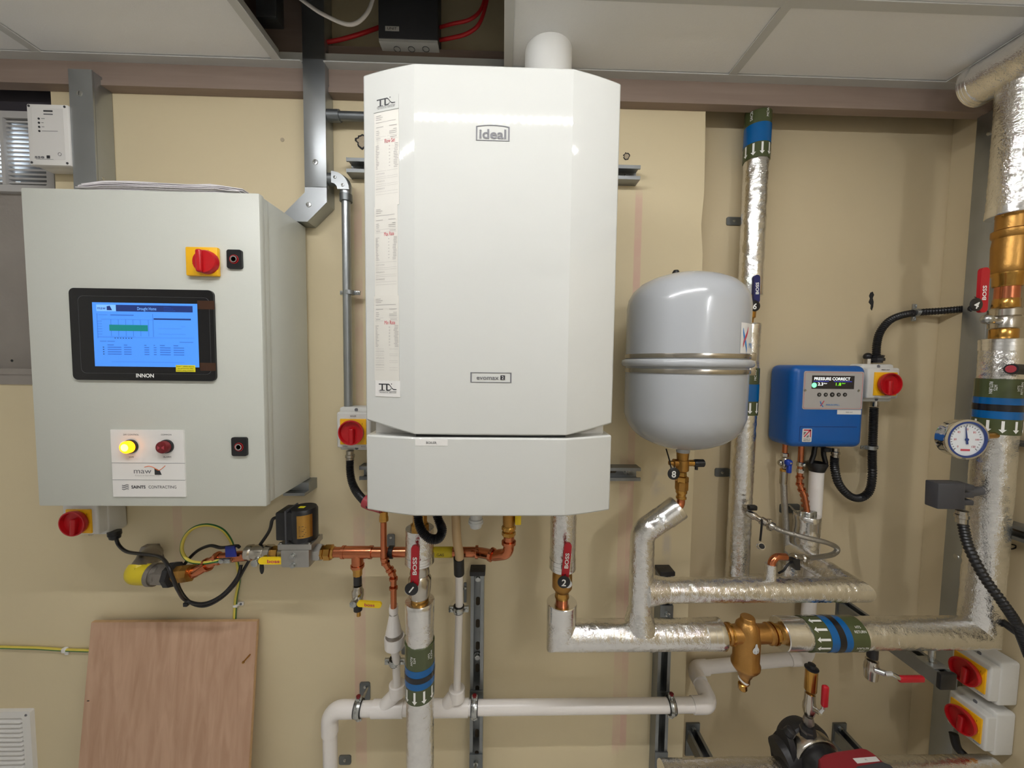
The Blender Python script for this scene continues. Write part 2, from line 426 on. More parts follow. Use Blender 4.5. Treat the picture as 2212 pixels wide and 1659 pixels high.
for (px, py, r_) in ((783, 305, .020), (1353, 338, .010)):          # ragged drill-outs with torn plaster edges
    c_ = UW(px, py, 0)
    pl_ = [(c_[0]+r_*rgh.uniform(.7, 1.15)*math.cos(R(k*18)), c_[1]+r_*1.15*rgh.uniform(.7, 1.15)*math.sin(R(k*18))) for k in range(20)]
    part('torn_plaster', MB(FW).hollow(pl_, [(c_[0]+(a_-c_[0])*.78, c_[1]+(b_-c_[1])*.78) for a_, b_ in pl_], -.002, .002), 'dark_slot', w, smooth=False)
    part('bare_plaster', MB(FW).prism([(c_[0]+(a_-c_[0])*.8, c_[1]+(b_-c_[1])*.8) for a_, b_ in pl_], -.002, .0007), 'filler', w, smooth=False)
struct('wall_alcove', MB(FW).box(.52, XR+.1, 0, 2.80, -REC-.06, -REC), 'alcove_paint', 'recessed cream wall of the alcove')
a = bpy.data.objects['wall_alcove']
part('plaster_hole', MB(FW).prism([UW(x, y, -REC)[:2] for x, y in ((1880, 632), (1885, 630), (1888, 637), (1885, 644), (1887, 652), (1886, 663), (1883, 671), (1880, 667), (1881, 659), (1876, 653), (1879, 645), (1877, 639))], -REC-.001, -REC+.0006), 'dark_slot', a)
struct('wall_right', MB().box(XR, XR+.1, YB, REC, 0, 2.80), 'alcove_paint', 'cream side wall right of the alcove')
struct('wall_left', MB().box(XL-.1, XL, YB, .1, 0, 2.80), 'room_wall')
struct('wall_rear', MB().box(XL, XR, YB-.1, YB, 0, 2.80), 'room_wall')
struct('floor', MB().box(XL-.1, XR+.1, YB-.1, .13, -.05, 0), 'floor_screed')
struct('roof_slab', MB().box(XL-.1, XR+.1, YB-.1, .13, 2.80, 2.86), 'void_dark')

# suspended ceiling: tiles and bars
P = .651; X0 = .007; YC = UZ(1800, 10, CEIL).y; Y1 = -.045
cl = struct('ceiling', MB().box(XL, XR, Y1+.0, Y1+.004, CEIL+.004, CEIL+.03), 'tbar', 'suspended ceiling of white tiles')
ybars = [YC-P*k for k in range(5)]
rows = [(Y1-.0, YC)]+[(ybars[k], ybars[k+1]) for k in range(4)]
xb = [X0+P*k for k in range(-3, 3)]
cols = [(XL, xb[0])]+list(zip(xb, xb[1:]))+[(xb[-1], XR)]
flx, fly, flr = .116, -.105, .064
for ri, (ya, yb) in enumerate(rows):
    yb = max(yb, YB)
    if ya <= YB: break
    for (xa, xc) in cols:
        if ri == 0 and abs(xa-(X0-P)) < .01: continue          # the tile taken out over the boiler
        if ri == 0 and abs(xa-X0) < .01:                       # tile cut round the flue
            outer = rrect(xa, xc, yb, ya, .002, 5)
            n = len(outer); inner = []
            for (ax_, ay_) in outer:
                an = math.atan2(ay_-fly, ax_-flx); inner.append((flx+math.cos(an)*(flr+.001), fly+math.sin(an)*(flr+.001)))
            part('ceiling_tile', MB().hollow(outer, inner, CEIL+.004, CEIL+.018), 'ceiling_tile', cl, smooth=False)
            continue
        part('ceiling_tile', MB().box(xa+.001, xc-.001, yb+.001, ya-.001, CEIL+.004, CEIL+.018), 'ceiling_tile', cl, smooth=False)
for y in ybars:
    if y > YB: part('tee_bar', MB().box(XL, XR, y-.012, y+.012, CEIL, CEIL+.003).box(XL, XR, y-.001, y+.001, CEIL+.003, CEIL+.035), 'tbar', cl, smooth=False)
for x in xb: part('tee_bar', MB().box(x-.012, x+.012, YB, Y1, CEIL-.0005, CEIL+.0026).box(x-.001, x+.001, YB, Y1, CEIL+.003, CEIL+.035), 'tbar', cl, smooth=False)
tm = [U(655, 130, .05).x, U(716, 130, 0).x]
struct('trim_1', MB(FW).box(XL, tm[0]-.004, 2.338, 2.80, .0, .028).box(tm[1]+.004, XR, 2.338, 2.46, .0, .028).box(tm[1]+.004, XR, 2.328, 2.342, 0, .032).box(XL, tm[0]-.004, 2.328, 2.342, 0, .032), 'brown_timber', 'brown timber batten along the top of the wall')
def angle(x0, x1):
    return MB(FW).box(x0, x1, CEIL-.001, CEIL+.002, .028, .056).box(x0, x1, CEIL, CEIL+.028, .028, .0305)
t2 = struct('trim_2', angle(XL, tm[0]-.006), 'tbar', 'pale metal edge angle of the suspended ceiling')
part('edge_angle', angle(tm[1]+.002, XR), 'tbar', t2, smooth=False)
part('edge_angle', MB().box(XR-.026, XR, YB, Y1, CEIL-.001, CEIL+.002), 'tbar', t2, smooth=False)
for px in (735, 1078, 618):
    p = UW(px, 124, .031); part('screw', MB(FW).prism(circ(p[0], CEIL+.016, .004, 12), .0305, .033), 'zinc', t2)

# ---- boarded opening at the far left
wn = struct('window_1', MB(FW).box(XL, xo, zsill, 2.80, -.10, -.085), 'dark_slot', 'boarded-up opening with an extract grille')
zg1, zg0 = U(60, 246, -.04).z, U(60, 418, -.04).z
part('dark_board', MB(FW).box(XL, xo, zg1-.02, 2.5, -.085, -.045), 'dark_board', wn, smooth=False)
part('cement_board', MB(FW).box(XL, xo+.01, zsill-.01, zg0+.004, -.085, -.045), 'cement_board', wn, smooth=False)
part('sill_board', MB(FW).box(XL, xo+.0, zsill-.004, U(30, 796, 0).z, -.085, .006).box(XL, xo, zsill-.034, zsill-.004, -.02, .004), 'cement_board', wn, smooth=False)
part('bolt_hole', MB(FW).prism(circ(*UW(26, 779, -.045)[:2], .004, 12), -.046, -.0445), 'dark_slot', wn)
xg1 = U(114, 300, -.03).x; xg0 = xg1-.42
g = thing('extract_grille', 'pale grey louvred extract grille with daylight behind, above the grey board', 'grille', (xg1-.2, .04, zg0))
part('frame', MB(FW).hollow(rrect(xg0, xg1, zg0, zg1, .003, 1), rrect(xg0+.022, xg1-.022, zg0+.02, zg1-.02, .003, 1), -.045, -.028), 'grey_plastic_grille', g, smooth=False)
part('backing', MB(FW).box(xg0+.01, xg1-.01, zg0+.01, zg1-.01, -.085, -.078), 'dark_slot', g, smooth=False)
dc = U(0, 338, -.06)
part('duct_opening', MB(FW).prism(circ(dc.x, dc.z, .076, 32), -.0778, -.076), 'daylight', g, label='bright round duct mouth glowing behind the louvres')
xm = U(8, 330, -.03).x
part('mullion', MB(FW).box(xm-.005, xm+.005, zg0+.02, zg1-.02, -.05, -.027), 'grey_plastic_grille', g, smooth=False)
ns = int((zg1-zg0-.04)/.0128)
s0 = None
for k in range(ns):
    z = zg0+.026+k*.0128
    if s0 is None:
        s0 = part('slat', MB(FW).prism([(0, 0)]*0 or [(xg0+.02, z), (xg1-.02, z), (xg1-.02, z+.0055), (xg0+.02, z+.0055)], -.05, -.034), 'grey_plastic_grille', g, smooth=False)
    else: copies(s0, [(0, 0, k*.0128)])
for c in COL.objects:
    if c.name.startswith('slat') and c.parent is None: c.parent = g

# ---- things in the ceiling void
j = thing('junction_box', 'black box with grey knock-out base up in the ceiling void', 'junction box', (-.27, -.03, 2.45))
yf = UZ(883, 90, 2.452).y
part('base', MB(FW).box(-.357, -.193, 2.450, 2.458, .002, -yf), 'iso_grey', j, smooth=False)
part('casing', MB(FW).rbox(-.358, -.192, 2.458, 2.79, .002, -yf+.002, .003), 'charcoal_plastic', j)
for px in (858, 889, 920):
    c = UZ(px, 106, 2.450); part('knock_out', MB().ring((c.x, c.y, 2.4495), (0, 0, 1), .0085, .0098, .0012), 'galv_dull', j)
lp = [U(832, 56, -yf+.003), U(862, 67, -yf+.003)]
part('label', MB(FW).box(lp[0].x, lp[1].x, lp[1].z, lp[0].z, -yf+.002, -yf+.003), 'paper', j, smooth=False)
lettering(j, 'UNIT', (lp[0].x+lp[1].x)/2, (lp[0].z+lp[1].z)/2, -yf+.0034, .007, width=.026)
solo('white_cable', 'white cable looping down inside the ceiling void', 'cable', MB().tube(spline([U(600, -40, .16), U(655, 2, .16), U(700, 32, .16), U(758, 53, .16), U(795, 25, .16), U(812, -30, .16)]), .0045, 10), 'white_pvc')
solo('red_cable', 'red cable running from trunking to black box in the void', 'cable', MB().tube(spline([U(700, 92, .03), U(733, 86, .035), U(770, 76, .04), U(800, 66, .03), U(822, 58, .02)]), .0055, 10), 'red_cable')
solo('red_cable', 'upper red cable right of the black box in the void', 'cable', MB().tube(spline([U(940, 62, .02), U(975, 52, .06), U(1015, 42, .08), U(1040, 18, .08), U(1052, -30, .08)]), .0045, 10), 'red_cable')
solo('red_cable', 'lower red cable curving right of the black box in the void', 'cable', MB().tube(spline([U(940, 88, .02), U(975, 82, .06), U(1010, 72, .07), U(1036, 50, .08), U(1052, 0, .08), U(1056, -40, .08)]), .005, 10), 'red_cable')
bx = thing('grey_box', 'small grey box behind tile edge in the ceiling void', 'box', (U(594, 60, .01).x, -.02, 2.47))
pa, pb = U(583, 88, .05), U(603, 12, .05)
part('body', MB(FW).rbox(pa.x-.03, pb.x, 2.50, 2.62, .0, .06, .003), 'galv_dull', bx); part('lid', MB(FW).rbox(pa.x-.028, pb.x-.002, 2.503, 2.617, .06, .064, .001), 'galv', bx)

# ---- LED battens on the ceiling (one is mirrored in the boiler front)
def batten(x, y, n, label, along=0):
    t = thing('led_batten', label, 'ceiling light', (x, y, CEIL), 'LED battens on the ceiling'); L_ = n*.0245
    sw_ = (lambda a_, b_, c_: V((x+a_, y+b_, c_))) if not along else (lambda a_, b_, c_: V((x+b_, y+a_, c_)))
    part('housing', MB(sw_).rbox(-L_/2-.02, L_/2+.02, -.03, .03, CEIL-.028, CEIL-.001, .004), 'luminaire_white', t)
    first = part('led', MB(sw_).rbox(-L_/2+.0093, -L_/2+.0153, -.010, .010, CEIL-.031, CEIL-.0275, .001, 1), 'led_emit', t)
    for k in range(1, n):
        c = first.copy(); COL.objects.link(c); c.parent = t; c.location = first.location+(V((0, k*.0245, 0)) if along else V((k*.0245, 0, 0)))
batten(-.15, -.985, 64, 'long LED batten running parallel to the boiler wall')
batten(1.0, -2.45, 44, 'LED batten at the back of the room, right-hand side', 1)

# ================================================================ boiler
BU0, BU1, BC0, BC1, BWc, BWf = -.2795, .2305, -.172, .129, .396, .430
zt, zb = 2.111, 1.243
zg = U(1060, 941, BWf).z; zg2 = U(1060, 946, BWf).z
zl, zr = U(785, 907, BWc).z, U(1322, 915, BWc).z
def fac(u):                                  # front surface of the boiler: depth at u
    if u < BC0: t = (BC0-u)/(BC0-BU0); return BWf-(BWf-BWc)*(t*.75+t*t*.25)
    if u > BC1: t = (u-BC1)/(BU1-BC1); return BWf-(BWf-BWc)*(t*.75+t*t*.25)
    return BWf
us = [BU0+(BC0-BU0)*k/6 for k in range(7)]+[BC0+(BC1-BC0)*k/4 for k in range(1, 4)]+[BC1+(BU1-BC1)*k/6 for k in range(7)]
def cover(topf, botf, w0):
    mb = MB(FW); n = len(us); vs = []; fs = []
    for u in us:
        vs += [(u, topf(u), fac(u)), (u, botf(u), fac(u))]
    k0 = len(vs)
    vs += [(us[0], topf(us[0]), w0), (us[0], botf(us[0]), w0), (us[-1], topf(us[-1]), w0), (us[-1], botf(us[-1]), w0)]
    for i in range(n-1): fs.append((2*i, 2*i+1, 2*i+3, 2*i+2))
    fs += [(0, k0, k0+1, 1), (2*n-2, 2*n-1, k0+3, k0+2)]
    fs.append(tuple([2*i for i in range(n)]+[k0+2, k0])); fs.append(tuple([2*i+1 for i in range(n)]+[k0+3, k0+1]))
    fs.append((k0, k0+2, k0+3, k0+1))
    return mb.add(vs, fs)
def side(u, zc, z0, z1):
    if u < BC0: return zc+(z0-zc)*((BC0-u)/(BC0-BU0))
    if u > BC1: return zc+(z1-zc)*((u-BC1)/(BU1-BC1))
    return zc
b = thing('boiler', 'large white wall-hung gas boiler with faceted glossy front', 'boiler', (-.025, -.2, zb))
part('body', MB(FW).rbox(BU0+.012, BU1-.012, zb+.012, zt-.01, .045, BWc-.02, .004), 'white_plastic', b)
up = part('upper_cover', cover(lambda u: zt, lambda u: side(u, zg, zl, zr), .12), 'boiler_white', b, angle=8)
lo = part('lower_cover', cover(lambda u: side(u, zg2, U(797, 939, BWc).z, U(1320, 940, BWc).z), lambda u: zb, .12), 'boiler_white', b, angle=8)
part('gap_shadow_strip', MB(FW).box(BC0, BC1, zg2-.004, zg+.004, BWf-.03, BWf-.012), 'black_plastic', b)
for o in (up, lo):
    md = o.modifiers.new('bevel', 'BEVEL'); md.width = .0035; md.segments = 2; md.limit_method = 'ANGLE'; md.angle_limit = R(50)
E1 = .0008
def badge(px0, py0, px1, py1, arch=0):
    a, c = U(px0, py1, BWf+E1), U(px1, py0, BWf+E1)
    n = 8; top = [(c.x+(a.x-c.x)*k/n, c.z+arch*(1-(2*k/n-1)**2)) for k in range(n+1)]
    outer = top+[(a.x, a.z), (c.x, a.z)]
    cx, cz = (a.x+c.x)/2, (a.z+c.z)/2
    inner = [(cx+(x-cx)*(1-.0026/abs(c.x-a.x)*2), cz+(z-cz)*(1-.0012/abs(c.z-a.z)*2)) for x, z in outer]
    return outer, inner, cx, cz, abs(c.x-a.x), abs(c.z-a.z)
o_, i_, cx, cz, bw, bh = badge(1028, 274, 1101, 303, .003)
part('badge_frame', MB(FW).hollow(o_, i_, BWf, BWf+E1), 'ink_grey', up, smooth=False)
lettering(up, 'ideal', cx, cz-.0005, BWf+E1, .017, 'ink_grey', bold=.02, width=bw*.80, name='badge_lettering')
o_, i_, cx, cz, bw, bh = badge(1016, 805, 1105, 826)
part('badge_frame', MB(FW).hollow(o_, i_, BWf, BWf+E1), 'ink_grey', up, smooth=False)
lettering(up, 'evomax', cx-bw*.08, cz, BWf+E1, .0085, 'ink_grey', bold=.012, width=bw*.54, name='badge_lettering')
part('badge_square', MB(FW).prism(rrect(cx+bw*.23, cx+bw*.23+.009, cz-.0045, cz+.0045, .001), BWf, BWf+E1), 'ink', up, smooth=False)
lettering(up, '2', cx+bw*.23+.0045, cz, BWf+E1+.0003, .006, 'white_ink', name='badge_lettering')
pa, pb = U(897, 949, BWf), U(967, 963, BWf)
part('label', MB(FW).box(pa.x, pb.x, pb.z, pa.z, BWf, BWf+.0004), 'paper', lo, smooth=False)
lettering(lo, 'BOILER', (pa.x+pb.x)/2, (pa.z+pb.z)/2, BWf+.0008, .0045, 'ink')
FF = lambda u, v, w: (u, -(fac(u)+w), v)       # anything stuck on the faceted front

def tdi(parent, u, v, wd):
    h = wd*.40
    m = MB(FF); z = .0012
    def quad(*p): m.add([(a, c, z) for a, c in p], [tuple(range(len(p)))])
    t = h*.14
    quad((u-wd*.5, v+h*.5), (u+wd*.08, v+h*.5), (u+wd*.08, v+h*.5-t), (u-wd*.5, v+h*.5-t))
    quad((u-wd*.34, v+h*.5), (u-wd*.26, v+h*.5), (u-wd*.26, v-h*.36), (u-wd*.34, v-h*.36))
    quad((u-wd*.44, v-h*.30), (u-wd*.16, v-h*.30), (u-wd*.16, v-h*.38), (u-wd*.44, v-h*.38))
    quad((u-wd*.08, v+h*.5), (u-.0*wd, v+h*.5), (u-.0*wd, v-h*.36), (u-wd*.08, v-h*.36))
    # the curved back of the D, running out into a flat tail
    pts = [(u+wd*.02, v+h*.44), (u+wd*.12, v+h*.36), (u+wd*.19, v+h*.12), (u+wd*.2, v-h*.1), (u+wd*.14, v-h*.3), (u-.04*wd, v-h*.34)]
    for (p, q) in zip(pts, pts[1:]): quad((p[0], p[1]+t*.5), (q[0], q[1]+t*.5), (q[0], q[1]-t*.5), (p[0], p[1]-t*.5))
    pts = [(u+wd*.16, v+h*.3), (u+wd*.24, v-h*.02), (u+wd*.33, v-h*.2), (u+wd*.5, v-h*.22)]
    for (p, q) in zip(pts, pts[1:]): quad((p[0]-t*.3, p[1]+t*.4), (q[0], q[1]+t*.4), (q[0], q[1]-t*.4), (p[0]-t*.3, p[1]-t*.6))
    quad((u+wd*.2, v+h*.42), (u+wd*.25, v+h*.42), (u+wd*.25, v+h*.54), (u+wd*.2, v+h*.54))
    quad((u-wd*.5, v-h*.44), (u+wd*.5, v-h*.44), (u+wd*.5, v-h*.48), (u-wd*.5, v-h*.48))
    part('logo', m, 'ink', parent, smooth=False)
    lettering(parent, 'TECHNICAL SERVICES', u, v-h*.62, .0012, h*.15, fr=FF, width=wd*.96)
def fx(px, py): p = U(px, py, .408); return p.x, p.z
def sticker(name, label, x0, y0, x1, y1, m='paper'):
    a_, c_ = fx(x0, y1), fx(x1, y0); t = thing(name, label, 'sticker', (a_[0], -.40, a_[1]))
    mb = MB(FF); n = 6; vs = []; fs = []
    for k in range(n+1):
        u = a_[0]+(c_[0]-a_[0])*k/n; vs += [(u, a_[1], .0009), (u, c_[1], .0009), (u, a_[1], .0002), (u, c_[1], .0002)]
    for k in range(n):
        i = 4*k; fs += [(i, i+4, i+5, i+1), (i+2, i+3, i+7, i+6), (i, i+2, i+6, i+4), (i+1, i+5, i+7, i+3)]
    fs += [(0, 1, 3, 2), (4*n, 4*n+2, 4*n+3, 4*n+1)]
    part('card', mb.add(vs, fs), m, t, smooth=False); return t, a_, c_
t, a_, c_ = sticker('company_sticker', 'clear service sticker with dark logo at the top of the receipts', 806, 214, 866, 243, 'boiler_white')
tdi(t, (a_[0]+c_[0])/2, (a_[1]+c_[1])/2+.002, .039)
t, a_, c_ = sticker('company_sticker', 'white service sticker with dark logo below the receipts', 810, 822, 869, 856)
tdi(t, (a_[0]+c_[0])/2, (a_[1]+c_[1])/2+.002, .039)
rng = random.Random(5)
for idx, (x0, y0, x1, y1, hand, lab) in enumerate(((809, 247, 866, 447, 'Flow Set', 'top printed test receipt taped to the left boiler facet'), (809, 448, 863, 640, 'Max Rate', 'middle printed test receipt taped to the left boiler facet'), (808, 641, 866, 822, 'Min Rate', 'lowest printed test receipt taped to the left boiler facet'))):
    t, a_, c_ = sticker('test_receipt', lab, x0, y0, x1, y1, 'paper_cream'); t['group'] = 'receipts taped to the boiler'; t['category'] = 'receipt'
    H = c_[1]-a_[1]; W_ = c_[0]-a_[0]; m = MB(FF)
    def dash(fu, fv, fw): m.add([(a_[0]+W_*fu, c_[1]-H*fv, .0013), (a_[0]+W_*(fu+fw), c_[1]-H*fv, .0013), (a_[0]+W_*(fu+fw), c_[1]-H*fv-.0011, .0013), (a_[0]+W_*fu, c_[1]-H*fv-.0011, .0013)], [(0, 1, 2, 3)])
    for fv, l, r_ in ((.03, .2, 0), (.05, .28, 0), (.07, .22, 0), (.1, .8, 0), (.15, .3, .3), (.19, .12, .14), (.21, .14, .3), (.23, .12, .3), (.27, .18, .26)): 
        dash(.08, fv, l)
        if r_: dash(.92-r_, fv, r_)
    for k in range(15):
        fv = .345+k*.0175; dash(.06, fv, rng.uniform(.06, .16)); dash(.78+rng.uniform(0, .06), fv, .14)
        if k % 2: dash(.6, fv, .05)
    for fv in (.255, .29, .62, .68, .70, .76, .78, .84, .87): m.add([(a_[0]+W_*.05, c_[1]-H*fv, .0013), (a_[0]+W_*.95, c_[1]-H*fv, .0013), (a_[0]+W_*.95, c_[1]-H*fv-.0004, .0013), (a_[0]+W_*.05, c_[1]-H*fv-.0004, .0013)], [(0, 1, 2, 3)])
    part('print', m, 'ink_light', t, smooth=False)
    for st, fv in (('CUSTOMER', .65), ('APPLIANCE', .73), ('REFERENCE', .81)): lettering(t, st, a_[0]+W_*.06, c_[1]-H*fv, .0013, .0026, 'ink_light', fr=FF, align='LEFT', name='print_lettering')
    lettering(t, hand, a_[0]+W_*.64, c_[1]-H*.31, .0014, .0075, 'ink_red', fr=FF, width=W_*.42, name='handwriting')

# flue
fl = thing('flue', 'white plastic flue rising from the boiler into the ceiling', 'flue pipe', (flx, fly, zt))
part('pipe', MB().cyl((flx, fly, zt-.01), (flx, fly, 2.62), flr, seg=40), 'flue_white', fl)
part('collar', MB().lathe((flx, fly, zt-.012), (0, 0, 1), [(0, flr+.012), (.02, flr+.012), (.03, flr+.004), (.05, flr+.003), (.05, flr)], 40), 'flue_white', fl)

# unistrut behind the boiler
def strut_mesh(fr, L_, w=.041, d=.041, th=.0025):         # C channel: along u from 0..L_, height v +-w/2, depth 0..d, open at d
    h = w/2
    sec = [(-h, 0), (h, 0), (h, d), (h-.010, d), (h-.010, d-.006), (h-.010+th, d-.006), (h-.010+th, d-th), (h-th, d-th), (h-th, th), (-h+th, th), (-h+th, d-th), (-h+.010-th, d-th), (-h+.010-th, d-.006), (-h+.010, d-.006), (-h+.010, d), (-h, d)]
    mb = MB(fr); n = len(sec); vs = [(0, a, c) for a, c in sec]+[(L_, a, c) for a, c in sec]
    fs = [(k, (k+1) % n, n+(k+1) % n, n+k) for k in range(n)]
    # end caps split into the five straight pieces
    for o in (0, n):
        fs += [(o+0, o+1, o+8, o+9), (o+1, o+2, o+7, o+8), (o+2, o+3, o+6, o+7), (o+3, o+4, o+5, o+6), (o+0, o+9, o+10, o+15), (o+15, o+10, o+11, o+14), (o+14, o+11, o+12, o+13)]
    return mb.add(vs, fs)
def strut(name, label, o, u, v, L_, m='strut_steel', slots=True, group=None, cap=None, sp=.075):
    fr = frame(o, u, v); t = thing(name, label, 'steel rail', o, group)
    part('channel', strut_mesh(fr, L_), m, t, smooth=False)
    if slots:
        s = None
        for k in range(int(L_/sp)):
            q = .035+k*sp; mb = MB(fr).prism(rrect(q-.014, q+.014, -.0065, .0065, .006), .0025, .0032)
            if s is None: s = part('slot', mb, 'strut_slot', t)
            else:
                c = s.copy(); COL.objects.link(c); c.parent = t; c.location = s.location+V(u).normalized()*(k*sp)
    if cap:
        for q in cap: part('end_cap', MB(fr).rbox(q-.006, q+.006, -.022, .022, 0, .0425, .002), 'cast_black' if cap is not True else 'cast_black', t)
    return t, fr
for (xa, xb_, z, lab) in ((U(748, 350, .04).x, U(1384, 350, .04).x, 2.121, 'upper horizontal steel channel behind the boiler'), (U(776, 1025, .04).x, U(1384, 1020, .04).x, 1.213, 'lower horizontal steel channel behind the boiler')):
    t, fr = strut('mounting_rail', lab, (xa, 0, z), (1, 0, 0), (0, 0, 1), xb_-xa, 'strut_steel', group='channels behind the boiler')
    for q in (.02, xb_-xa-.03):
        part('fixing', MB(fr).cyl((q, 0, .004), (q, 0, .012), .008, seg=6).cyl((q, 0, .003), (q, 0, .005), .013), 'zinc', t)
    for s_ in (-.021, .021): part('edge_burr', MB(fr).box(0, .002, s_-.0008, s_+.0008, 0, .041), 'galv', t)
# ================================================================ control panel
PW = .236
p = thing('control_panel', 'large pale grey control cabinet with touchscreen and indicator plate', 'control panel', (-.86, -.1, 1.186))
part('body', MB(FW).rbox(-1.134, -.593, 1.188, 1.951, .012, .212, .003), 'panel_grey', p)
dr = part('door', MB(FW).rbox(-1.139, -.5865, 1.1855, 1.951, .216, PW, .004), 'panel_grey', p)
part('gasket', MB(FW).box(-1.128, -.600, 1.196, 1.94, .211, .217), 'black_rubber', p)
part('hinge_lip', MB(FW).rbox(-.5935, -.5905, 1.19, 1.948, .194, .213, .001), 'panel_grey', p)
part('wall_foot', MB(FW).box(-.64, -.578, 1.163, 1.187, .0, .05).box(-.64, -.578, 1.155, 1.163, 0, .075), 'strut_steel', p, smooth=False)
def R4(x0, y0, x1, y1, d): a, c = U(x0, y1, d), U(x1, y0, d); return a.x, c.x, a.z, c.z
# touchscreen
u0, u1, v0, v1 = R4(164, 628, 464, 820, PW)
ts = part('touchscreen', MB(FW).prism(rrect(u0, u1, v0, v1, .012, 6), PW, PW+.006), 'black_gloss', p)
su0, su1, sv0, sv1 = R4(205.5, 656.5, 426, 791, PW+.006)
S = PW+.0062; SW, SH = su1-su0, sv1-sv0
part('screen', MB(FW).box(su0, su1, sv0, sv1, PW+.004, S), 'screen_blue', ts, smooth=False)
def sr(a, b_, c, d, m, nm='screen_print', e=.0004): return part(nm, MB(FW).box(su0+SW*a, su0+SW*c, sv1-SH*d, sv1-SH*b_, S-.0002, S+e), m, ts, smooth=False)
def st_(txt, a, b_, h, m, w=None, al='LEFT', e=.0008): lettering(ts, txt, su0+SW*a, sv1-SH*b_, S+e, SH*h, m, width=SW*w if w else None, align=al, name='screen_lettering')
sr(.04, .035, .225, .135, 'screen_light'); sr(.225, .035, .955, .135, 'screen_navy')
st_('maw', .05, .085, .05, 'screen_navy', .08); part('screen_print', MB(FW).add([(su0+SW*a, sv1-SH*c, S+.0008) for a, c in ((.14, .12), (.14, .06), (.17, .05), (.19, .12))], [(0, 1, 2, 3)]), 'screen_navy', ts, smooth=False)
st_('Drought Home', .52, .088, .05, 'screen_light', .18, 'CENTER')
for k in range(3): sr(.68, .06+k*.025, .75+.02*k, .066+k*.025, 'screen_line')
sr(.58, .235, .935, .258, 'screen_navy'); sr(.155, .345, .52, .44, 'screen_green', 'bar')
sr(.17, .185, .39, .2, 'screen_line'); sr(.06, .19, .14, .195, 'screen_line')
for (a, b_, c, d) in ((.08, .26, .58, .263), (.04, .54, .96, .543), (.04, .17, .043, .56), (.57, .17, .573, .53), (.62, .395, .84, .398), (.62, .48, .88, .483), (.84, .36, .88, .363), (.17, .26, .1725, .52), (.24, .26, .2425, .52), (.31, .26, .3125, .52), (.38, .26, .3825, .52), (.45, .26, .4525, .52), (.525, .26, .5275, .52), (.16, .925, .86, .928), (.04, .53, .4, .533)): sr(a, b_, c, d, 'screen_line', e=.0003)
for k in range(7): sr(.2+k*.026, .548, .21+k*.026, .56, 'screen_navy')
for r_ in range(5):
    v = .655+r_*.036
    for a, l in ((.13, .13), (.285, .07), (.48, .045), (.57, .025), (.63, .1), (.76, .1)):
        if r_ == 0: l *= .45
        sr(a, v, a+l, v+.013, 'screen_line')
    if r_: sr(.085, v, .095, v+.014, 'screen_navy')
for a, c in ((.06, .12), (.13, .2), (.82, .95)): sr(a, .6, c, .609, 'screen_line')
for k in range(6): sr(.04, .29+k*.04, .085, .295+k*.04, 'screen_line')
lettering(ts, 'INNON', (u0+u1)/2-.0+.0015, U(317, 811, PW).z, PW+.0064, .0088, 'white_ink', bold=.03, width=.042)
y0_, y1_, y2_, y3_ = R4(381, 789, 422, 803, PW+.006)
yl = part('warning_label', MB(FW).box(y0_, y1_, y2_, y3_, PW+.006, PW+.0071), 'yellow_label', ts, smooth=False)
for k, s_ in enumerate(('Note: 1, please remove', 'the protection film', 'before using products.')):
    lettering(yl, s_, (y0_+y1_)/2, y3_-(k+.65)*(y3_-y2_)/3.4, PW+.0075, .0026, 'ink', width=(y1_-y0_)*(.9-.1*(k == 1)))
for (a, b_, c, d) in ((427, 650, 463, 668), (433, 784, 466, 801)):
    q = R4(a, b_, c, d, PW+.006); part('brown_tape', MB(FW).box(*q, PW+.006, PW+.0066), 'film_tape', ts, smooth=False)
q = R4(176, 643, 452, 806, PW+.006)
part('protective_film_edge', MB(FW).hollow(rrect(*q, .012, 4), rrect(q[0]+.0008, q[1]-.0008, q[2]+.0008, q[3]-.0008, .012, 4), PW+.006, PW+.0063), 'charcoal_plastic', ts)
# main switch on the door
u0, u1, v0, v1 = R4(405, 535, 472, 596, PW+.006)
sw = part('switch_plate', MB(FW).rbox(u0, u1, v0, v1, PW, PW+.011, .003), 'yellow_plate', p)
kc = U(433, 564, PW+.024)
kb = part('switch_knob', MB(FW).lathe((kc.x+.006, kc.z, PW+.01), (0, 0, 1), [(0, .0275), (.011, .0272), (.014, .025), (.014, 0)], 32), 'red_plastic', p)
part('grip', MB(FW).rbox(kc.x-.008, kc.x+.006, kc.z-.026, kc.z+.027, PW+.02, PW+.032, .005, 3), 'red_plastic', kb)
lettering(sw, '0', kc.x-.026, kc.z-.003, PW+.0115, .006, rot=90); lettering(sw, 'OFF', kc.x-.022, kc.z-.006, PW+.0115, .005, rot=90)
lettering(sw, 'I', kc.x+.009, kc.z+.028, PW+.0115, .0045)
for (x0, y0, x1, y1, nm) in ((494, 541, 525, 581, 'lock'), (504, 944, 536, 984, 'lock')):
    u0, u1, v0, v1 = R4(x0, y0, x1, y1, PW)
    lk = part(nm, MB(FW).prism(rrect(u0, u1, v0, v1, .005), PW, PW+.006), 'black_plastic', p)
    c = ((u0+u1)/2, (v0+v1)/2-.0005)
    part('lock_ring', MB(FW).ring((c[0], c[1], PW+.0065), (0, 0, 1), .0095, .0105, .0015), 'red_plastic', lk)
    part('lock_barrel', MB(FW).lathe((c[0], c[1], PW+.005), (0, 0, 1), [(0, .0085), (.004, .008), (.0035, .0055), (.001, .005), (.001, 0)], 20), 'chrome', lk)
